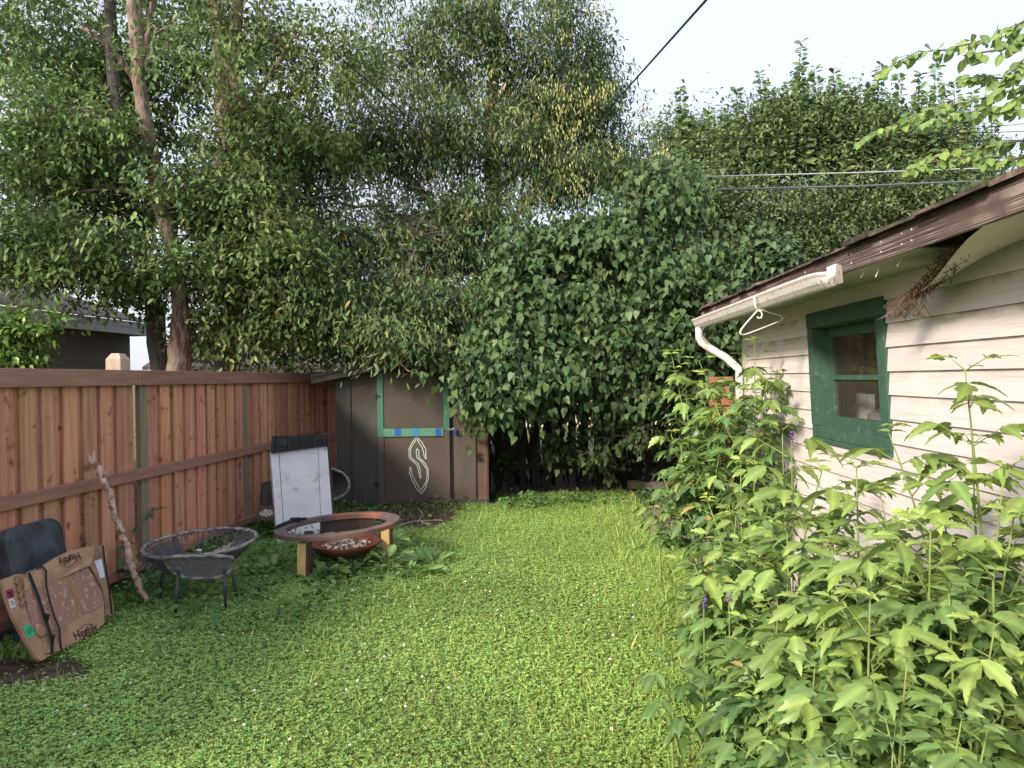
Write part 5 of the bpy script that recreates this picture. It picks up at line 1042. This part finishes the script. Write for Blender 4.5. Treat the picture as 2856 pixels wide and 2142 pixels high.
# overhanging canopy above for the top-left (neighbour shrub behind the fence)
tree('neighbour_shrub', 'bright leafy shrub peeking over the left fence before the stucco garage', 'shrub',
     [[(V3((D(40, 800, 7.6).x, D(40, 800, 7.6).y, 0)), .04), (D(40, 800, 7.6), .03), (D(70, 720, 7.6), .01)]],
     [L(10, 750, 7.5, .3, .3, .28, 1.5), L(75, 715, 7.5, .18, .2, .12, .5), L(60, 780, 7.5, .22, .25, .12, .9), L(115, 690, 7.4, .06, .08, .06, .12), L(-80, 740, 7.3, .4, .4, .4, 1.2), L(20, 690, 7.5, .16, .2, .12, .4)],
     nclump=260, per=9, size=.085, base=(.09, .18, .045), base2=(.20, .30, .05), tmpl=T_BOX, mat=LEAFB, tl=(.1, .25), droop=.3, spread=.05, attract=0)
# hedge of greenery filling behind fences
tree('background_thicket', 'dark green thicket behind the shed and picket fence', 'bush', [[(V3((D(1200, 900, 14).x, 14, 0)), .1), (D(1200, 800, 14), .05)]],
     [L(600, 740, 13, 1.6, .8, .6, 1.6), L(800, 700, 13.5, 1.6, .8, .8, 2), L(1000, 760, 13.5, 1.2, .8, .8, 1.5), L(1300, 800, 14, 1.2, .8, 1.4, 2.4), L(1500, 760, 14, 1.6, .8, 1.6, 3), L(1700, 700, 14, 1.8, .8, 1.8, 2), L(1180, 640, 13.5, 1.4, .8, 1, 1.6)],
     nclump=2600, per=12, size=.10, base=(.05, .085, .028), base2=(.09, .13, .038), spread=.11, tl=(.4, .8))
# box elder saplings in the right foreground
def sapling(base, top, nodes, scale, label, lean=0., young=.5, seed=0, name='maple_sapling', grp='maple saplings in the bed by the garage', bare=.12, sides=0):
    random.seed(seed); base, top = V3(base), V3(top); t = thing(name, base, label, 'sapling', grp); H_ = (top - base).length; m = MB(); ax = (top - base)
    bend = V3((random.gauss(0, .04), random.gauss(0, .04), 0)) * H_
    def sp2(f): return base + ax * f + bend * math.sin(f * math.pi)
    m.tube([sp2(i / 12) for i in range(13)], [.010 * scale * (1.15 - .9 * i / 12) for i in range(13)], 7)
    pos, yd, nr, sz, cl, A, B = [], [], [], [], [], [], []
    stems = [(sp2, nodes, 1.0, bare)]
    for k in range(sides):
        f0 = random.uniform(.15, .6); o0 = sp2(f0); an = random.uniform(0, 6.28); e = o0 + V3((math.cos(an) * .22, math.sin(an) * .22, random.uniform(.25, .45))) * H_ * .8; m.tube([o0, o0.lerp(e, .5) + V3((math.cos(an), math.sin(an), 0)) * .03, e], [.006 * scale, .005 * scale, .003 * scale], 6)
        stems.append(((lambda o0, e: (lambda f: o0.lerp(e, f)))(o0, e), max(3, nodes // 2), .85, .2))
    for fn, nn, ssz, br in stems:
        rot = random.uniform(0, 3.14)
        for i in range(nn):
            f = br + (1 - br) * (i / (nn - 1)) ** .85 if nn > 1 else 1; o = fn(min(f, 1)); rot += math.pi / 2 + random.gauss(0, .25); last = f > .93; age = 1 - f
            for sgn in (0, 1):
                an = rot + sgn * math.pi + random.gauss(0, .2); up = random.gauss(.55, .15) if f > .8 else random.gauss(.28, .2); pl = scale * ssz * random.uniform(.10, .16) * (.55 if last else 1)
                d_ = V3((math.cos(an), math.sin(an), up)).normalized(); e = o + d_ * pl; A.append(list(o)); B.append(list(e))
                lsz = scale * ssz * random.uniform(.095, .125) * (.55 if last else 1 if f > .3 else .9); hd_ = V3((d_.x, d_.y, -.15)).normalized(); side = hd_.cross(Z).normalized()
                yg = max(0, (f - .62) / .38) * young + random.uniform(-.1, .15); droopf = random.uniform(-.5, .05) if not last else .3
                def addl(p, dd, s_):
                    pos.append(list(p)); yd.append(list(dd)); nr.append([random.gauss(0, .42), random.gauss(-.12, .42), 1]); sz.append(s_); cl.append(yg)
                addl(e + hd_ * .02, hd_ * .9 + Z * droopf + V3((random.gauss(0, .1), random.gauss(0, .1), 0)), lsz * 1.12)
                r_e = e + hd_ * .03 * scale
                for q, fs in ((0, 1.0), (1, .86)) if random.random() < .6 else ((0, 1.0),):
                    for s2 in (-1, 1): addl(e - d_ * (q * .055 * scale), side * s2 * .95 + hd_ * .42 + Z * (droopf - .12), lsz * fs * random.uniform(.82, 1))
    m.build('stem', STEM, t, True); stk = prisms('leaf_stalks', np.array(A), np.array(B), np.full(len(A), .0032 * scale), STEM, t)
    n = len(pos); y = np.clip(np.array(cl), 0, 1)[:, None]; col = (np.array([[.10, .185, .058]]) * (1 - y) + np.array([[.37, .46, .10]]) * y) * (1 + rng.normal(0, .16, (n, 1)))
    bad = rng.random(n) < .004; col[bad] = np.array([.38, .30, .09]) * rng.uniform(.6, 1.1, (bad.sum(), 1))
    fo = leaves('foliage', np.array(pos), np.array(yd), np.array(nr), np.array(sz) * 1.26, T_BOX, col, LEAFB, t)
    join([fo, stk])
def sap(tx, ty, d, nodes, scale, label, seed, bx=None, **kw):
    top = D(tx, ty, d); b = D(bx if bx else tx + 20, 1200, d); base = V3((b.x, b.y, 0)); sapling(base, top, nodes, scale, label, seed=seed, **kw)
sap(2085, 800, 2.35, 11, .92, 'tallest sapling standing before the garage siding at the far right', 1, bx=2150)
sap(1920, 935, 2.75, 10, .9, 'slim sapling whose yellow green tip crosses the window corner', 2, bx=1945)
sap(1690, 930, 3.55, 10, 1.05, 'sapling with spread leaves just left of the window sill', 3, bx=1730)
sap(2010, 1150, 2.1, 9, .85, 'sapling in front of the lower siding between the two tall ones', 4, bx=2010, sides=6)
sap(1590, 1110, 3.6, 9, .95, 'pale tipped sapling at the left edge of the foreground clump', 5, bx=1600, sides=4)
sap(1500, 1220, 3.3, 8, .95, 'lime tipped sapling leaning over the lawn edge', 6, bx=1600, sides=6)
sap(1880, 1290, 2.0, 8, .78, 'yellow tipped sapling in the middle of the foreground clump', 7, bx=1900, sides=4)
sap(1800, 1180, 2.6, 8, .85, 'broad dark leaved sapling under the window', 8, bx=1810, sides=7)
sap(1960, 1420, 1.75, 8, .72, 'low lime leaved sapling near the bottom edge', 9, bx=1990, sides=6)
sap(1680, 1330, 2.6, 8, .85, 'dense mid height sapling beside the lawn', 10, bx=1690, sides=7)
sap(2190, 1120, 2.2, 9, .82, 'dark leaved sapling cut by the right edge of the picture', 11, bx=2200, sides=6)
sap(2150, 1350, 1.9, 8, .78, 'shaded sapling low at the right edge', 12, bx=2160, sides=7)
sap(1760, 1440, 2.1, 8, .75, 'low spreading sapling at the front of the clump', 13, bx=1770, sides=7)
sap(1600, 1480, 2.6, 6, .7, 'small bluish green sapling on the lawn edge', 14, bx=1590, sides=4, young=.1)
sap(1440, 1430, 2.9, 6, .6, 'pale solitary seedling farthest left on the lawn edge', 15, bx=1450, young=.1, bare=.4)
sap(1850, 1560, 1.8, 7, .7, 'lowest sapling touching the bottom edge', 16, bx=1850, sides=7, young=.2)
sap(2080, 1540, 1.6, 7, .65, 'bottom corner sapling with dark overlapping leaves', 17, bx=2090, sides=7, young=.2)
sap(1420, 1100, 5.6, 6, .9, 'small seedling on the gravel by the lilac', 18, bx=1425, young=.4, bare=.5)
sap(1700, 1140, 3.0, 9, .95, 'many leaved sapling behind the foreground clump', 19, bx=1720, sides=7)
sap(1900, 1060, 2.7, 9, .85, 'sapling against the siding under the window corner', 20, bx=1890, sides=6)
sap(2100, 960, 2.5, 9, .85, 'second tall sapling close beside the tallest one', 21, bx=2140, sides=6)
sap(1780, 1300, 2.35, 9, .85, 'bushy sapling in the heart of the clump', 27, bx=1800, sides=8)
sap(2050, 1280, 2.0, 9, .8, 'dense shaded sapling behind the lime leaved low one', 28, bx=2060, sides=8, young=.2)
sap(1660, 1560, 2.3, 7, .75, 'low dark sapling where the lawn meets the bottom edge', 29, bx=1670, sides=7, young=.1)
sap(1870, 1200, 2.5, 9, .9, 'leafy sapling hiding the foot of the siding below the window', 31, bx=1880, sides=7)
sap(2030, 1050, 2.45, 9, .9, 'mid height sapling in the gap right of the window corner', 32, bx=2040, sides=7)
sap(1960, 1180, 2.3, 9, .9, 'crowded sapling in the middle right of the clump', 33, bx=1960, sides=7)
sap(2170, 1010, 2.3, 9, .9, 'bright topped sapling beside the tallest one at the right edge', 34, bx=2190, sides=7)
sap(1620, 1200, 3.2, 9, .95, 'full sapling at the upper left of the foreground clump', 35, bx=1630, sides=7, young=.7)
sap(1775, 1020, 3.1, 9, .95, 'sapling standing between the window sill and the corner saplings', 36, bx=1790, sides=4)
sap(1850, 1010, 2.9, 9, .95, 'sapling with its top just under the window sill', 37, bx=1860, sides=5)
sap(1600, 1010, 4.2, 9, 1.0, 'sapling linking the corner saplings to the foreground clump', 38, bx=1620, sides=5, young=.8)
sap(1930, 1600, 1.7, 7, .7, 'dark sapling filling the bottom between two low ones', 30, bx=1940, sides=7, young=.0)
# taller saplings by the garage corner
sap(1450, 765, 6.0, 13, 1.05, 'tall bright sapling left of the orange trellis', 22, bx=1520, sides=7, young=.8, grp='saplings at the garage corner')
sap(1510, 780, 5.9, 13, 1.05, 'tall sapling with layered leaves before the orange trellis', 23, bx=1560, sides=8, young=.7, grp='saplings at the garage corner')
sap(1630, 740, 5.4, 13, 1.0, 'tallest sapling at the downspout with dark leaves on the siding', 24, bx=1620, sides=7, young=.5, grp='saplings at the garage corner')
sap(1560, 960, 5.4, 9, 1.05, 'lower sapling before the garage corner with large drooping leaves', 25, bx=1570, sides=8, young=.1, grp='saplings at the garage corner')
sap(1470, 960, 5.7, 8, 1.0, 'lower sapling beside the edging stones', 26, bx=1500, sides=7, young=.2, grp='saplings at the garage corner')
# ------------------------------------------------------------------ grass, clover, weeds
def keep(X, Y):
    fx = np.array([FF.inv((x, y, 0))[1] for x, y in zip(X[:1], Y[:1])]); 
    off = (X - F0.x) * nf.x + (Y - F0.y) * nf.y; gl = X * GF.v.x + Y * GF.v.y
    ok = (off > .03) & (gl < LW - .05)
    so = (X - sA.x) * SF.v.x + (Y - sA.y) * SF.v.y; su = (X - sA.x) * SF.u.x + (Y - sA.y) * SF.u.y
    return ok & ~((so < .03) & (su > -.1) & (su < SW + .1)) & (Y < 10.6)
def scatter(n, near=1.6, far=10.6, p=.55):
    Y = near + (far - near) * rng.random(n) ** (1 / p * .62); X = rng.uniform(-3.5, 2.3, n); k = keep(X, Y) & (np.abs(X) < Y * .80 + .6); return X[k], Y[k]
def pn_(X, Y, s): return .5 + .25 * np.sin(X * s + 1.3 * np.sin(Y * s * .8)) + .25 * np.sin(Y * s * 1.3 + 2 + np.sin(X * s * .9))
def lr(X): return np.clip((X + 2.2) / 2.6, 0, 1)[:, None]
def bald(X, Y): return inside(poly1, X, Y) | inside(poly2, X, Y) | inside(poly3, X, Y) | inside(poly4, X, Y)
# clover
X, Y = scatter(360000); g_ = pn_(X, Y, 1.7); offx = (X - F0.x) * nf.x + (Y - F0.y) * nf.y
k = (~bald(X, Y)) & (rng.random(len(X)) < (.45 + .6 * g_) * 1.15) | (bald(X, Y) & (rng.random(len(X)) < .015)); X, Y = X[k], Y[k]; n = len(X)
zc = rng.uniform(.02, .06, n) + .012 * pn_(X, Y, 5); q0 = rng.uniform(0, 6.28, n); S = rng.uniform(.008, .0155, n)
cp, cyd, cnr, cs, cc_ = [], [], [], [], []; tc = tint(n, (.33, .44, .14), .18, .12) * (.8 + .4 * pn_(X, Y, 2.3))[:, None] * (np.array([[.98, 1.12, 1.08]]) * (1 - lr(X)) + np.array([[.98, 1.06, .85]]) * lr(X)); tilt = rng.normal(0, .28, (n, 3))
for j in range(3):
    q = q0 + j * 2.094; cp.append(np.stack([X, Y, zc], 1)); cyd.append(np.stack([np.cos(q), np.sin(q), rng.normal(.05, .25, n)], 1)); cnr.append(np.array([[0, 0, 1.]]) + tilt); cs.append(S); cc_.append(tc * (1 + rng.normal(0, .08, (n, 1))))
tag(leaves('clover', np.concatenate(cp), np.concatenate(cyd), np.concatenate(cnr), np.concatenate(cs), T_CLOV, np.concatenate(cc_), GRASS), 'low green clover covering the lawn', 'clover', kind='stuff')
# grass blades
X, Y = scatter(260000); g_ = 1 - pn_(X, Y, 1.7); b_ = bald(X, Y); k = ((~b_) & (rng.random(len(X)) < .35 + .75 * g_)) | (b_ & (rng.random(len(X)) < .03)); X, Y = X[k], Y[k]; n = len(X)
offx = (X - F0.x) * nf.x + (Y - F0.y) * nf.y; gl = X * GF.v.x + Y * GF.v.y
tall = 1 + 1.1 * (rng.random(n) < .04) + .9 * np.exp(-offx / .35) + .8 * np.exp(-(np.maximum(0, LW - 1.15 - gl)) / .25)
tag(leaves('grass', np.stack([X, Y, np.zeros(n)], 1), np.stack([rng.normal(0, .35, n), rng.normal(0, .35, n), np.ones(n)], 1), rdir(n) * np.array([[1, 1, .2]]), rng.uniform(.03, .065, n) * tall , T_BLADE, np.where(rng.random(n)[:, None] < .05, np.array([[.5, .42, .2]]), tint(n, (.34, .43, .135), .2, .15)) * (np.array([[.98, 1.12, 1.08]]) * (1 - lr(X)) + np.array([[.98, 1.06, .85]]) * lr(X)), GRASS), 'green grass blades between the clover of the lawn', 'grass', kind='stuff')
# broad weeds along the fence foot and round the fire pit
def weedmask(X, Y):
    off = (X - F0.x) * nf.x + (Y - F0.y) * nf.y; w = np.exp(-np.maximum(off - .25, 0) / .35) * (Y > 3.9)
    w += np.exp(-((X - fp0.x) ** 2 + (Y - fp0.y + .3) ** 2) / .45) * .9 + .5 * np.exp(-(Y - 8.9) ** 2 / .5) * (X < -.6) + .35 * ((X < -1.4) & (Y > 4.6)) + .9 * np.exp(-(Y - 9.3) ** 2 / .12) * (X > -.2)
    return w
X, Y = scatter(60000, 3, 10.4, .7); k = (rng.random(len(X)) < weedmask(X, Y) * .55) & ~inside(poly1, X, Y) & ~(inside(poly2, X, Y) & (rng.random(len(X)) < .85)); X, Y = X[k], Y[k]; n = len(X); h_ = rng.uniform(.02, .13, n) * (0.7 + .6 * pn_(X, Y, 4))
lx = GD(645, 1278); bx = ((X - lx.x) ** 2 / .02 + (Y - lx.y) ** 2 / .16 < 1) | ((X + 2.75) ** 2 / .16 + (Y - 4.55) ** 2 / .35 < 1); X, Y, h_ = X[~bx], Y[~bx], h_[~bx]; n = len(X)
tag(leaves('weeds', np.stack([X, Y, h_], 1), rdir(n) * np.array([[1, 1, .5]]) + np.array([[0, 0, -.05]]), np.array([[0, 0, 1.]]) + rdir(n) * .5, rng.uniform(.03, .075, n), T_OV, tint(n, (.12, .22, .07), .28, .15), GRASS), 'broad leaved dark weeds along the foot of the fence and fire pit', 'weeds', kind='stuff')
# clover blossoms
X, Y = scatter(900); k = ~bald(X, Y) & (X > -2.6) & (Y < 6); X, Y = X[k][:130], Y[k][:130]; m = MB()
for x, y in zip(X, Y):
    c = V3((x, y, random.uniform(.06, .08))); r_ = random.uniform(.006, .010); vs = [c + V3((0, 0, r_))]; vs += [c + V3((r_ * math.cos(q), r_ * math.sin(q), random.uniform(-.2, .3) * r_)) for q in np.linspace(0, 6.28, 7, endpoint=False)] + [c - V3((0, 0, r_))]
    m.add(vs, [(0, 1 + i, 1 + (i + 1) % 7) for i in range(7)] + [(8, 1 + (i + 1) % 7, 1 + i) for i in range(7)])
tag(m.build('clover_blossoms', M('blossom', (.72, .68, .62), (.6, .5, .48), (90, 90, 90))), 'tiny white clover blossoms dotted over the lawn', 'blossoms', kind='stuff')
# rosette weeds round the fire pit
def rosette(x, y, r_, hgt, label, seed, tmpl=T_LONG, base=(.11, .20, .06), n=16):
    random.seed(seed); c = GD(x, y); t = thing('dock_weed', c, label, 'weed', 'broad leaved weeds by the fire pit'); p, yd, nr, sz = [], [], [], []; m = MB()
    for k in range(n):
        an = k * 2.4 + random.gauss(0, .2); el = random.uniform(.2, 1.3); d_ = V3((math.cos(an), math.sin(an), el)); o = c + V3((math.cos(an) * .02, math.sin(an) * .02, hgt * random.random())); e = o + d_.normalized() * r_ * .35
        m.tube([c + V3((0, 0, .005)), o, e], [.004, .003, .003], 4); p.append(list(e)); dd = d_.normalized() + Z * -.3; yd.append(list(dd)); nr.append([random.gauss(0, .3) - math.cos(an) * .4, random.gauss(-.1, .3) - math.sin(an) * .4, 1]); sz.append(r_ * random.uniform(.6, 1.1))
    m.build('stalks', STEM, t); leaves('foliage', np.array(p), np.array(yd), np.array(nr), np.array(sz), tmpl, tint(n, base, .18), LEAFB, t)
T_DOCK = ([(x * 1.7, y, z_) for x, y, z_ in T_LONG[0]], T_LONG[1])
for i, (x, y, r_, h_, lb) in enumerate(((770, 1245, .17, .08, 'broad leaved weed just under the fire bowl'), (838, 1240, .2, .12, 'broad leaved weed beside the right yellow leg'), (900, 1248, .2, .06, 'pale low weed to the right of the fire pit'), (690, 1262, .16, .05, 'leafy weed right of the left yellow leg'), (590, 1245, .16, .06, 'leafy weed between the wicker chair and the fire pit'), (840, 1195, .18, .16, 'upright weed behind the right yellow leg'), (940, 1225, .16, .04, 'smallest flat weed at the lawn side of the fire pit'))):
    rosette(x, y, r_, h_, lb, 40 + i, T_DOCK, (.22, .34, .11) if i in (1, 2, 5) else (.15, .26, .08))
# climbing weeds at the fence
for i, (pts, lb) in enumerate(((((258, 1290), (268, 1240), (262, 1190), (300, 1140), (330, 1100), (360, 1095)), 'thin vine climbing the fence behind the leaning branch'), (((600, 1130), (585, 1090), (600, 1060), (572, 1040)), 'thin vine on the fence beside the mesh chair'))):
    b = fence_hit(pts[0][0] * 1.291, pts[0][1] * 1.291, .12); b.z = 0; t = thing('climbing_vine', b, lb, 'vine', 'vines on the left fence'); q = [fence_hit(x * 1.291, y * 1.291, .1) for x, y in pts]; m = MB(); m.tube([b] + q, .004, 5); m.build('stem', TWIG, t)
    p, yd = [], []
    for a_, b_ in zip(q[:-1], q[1:]):
        for k in range(5): p.append(list(a_.lerp(b_, random.random()))); yd.append([random.gauss(.3, .6), random.gauss(0, .5), random.gauss(-.3, .4)])
    n = len(p); leaves('foliage', np.array(p), np.array(yd), rdir(n) + np.array([[1., -.4, .5]]), np.linspace(.10, .03, n), T_HEART, tint(n, (.05, .12, .05), .2), LEAFB, t)
# purple flowers
for i, (x, y, d_, lb) in enumerate(((1520, 1300, 3.0, 'purple flower spike in the left of the sapling clump'), (1710, 950, 3.3, 'purple flower head beside the sapling left of the window'), (1575, 1290, 3.0, 'smaller purple flower right of the purple spike'))):
    c = D(x, y, d_); t = thing('purple_flower', V3((c.x, c.y, 0)), lb, 'flower', 'purple flowers among the saplings'); m = MB(); m.tube([V3((c.x, c.y, 0)), c], .003, 5); m.build('stem', STEM, t)
    n = 22; leaves('petals', np.array([list(c)] * n) + rng.normal(0, 1, (n, 3)) * np.array([[.006, .006, .016]]), rdir(n), rdir(n), .014, T_CLOV, tint(n, (.20, .10, .34), .2), LEAF, t)
print('objects', len(bpy.data.objects))
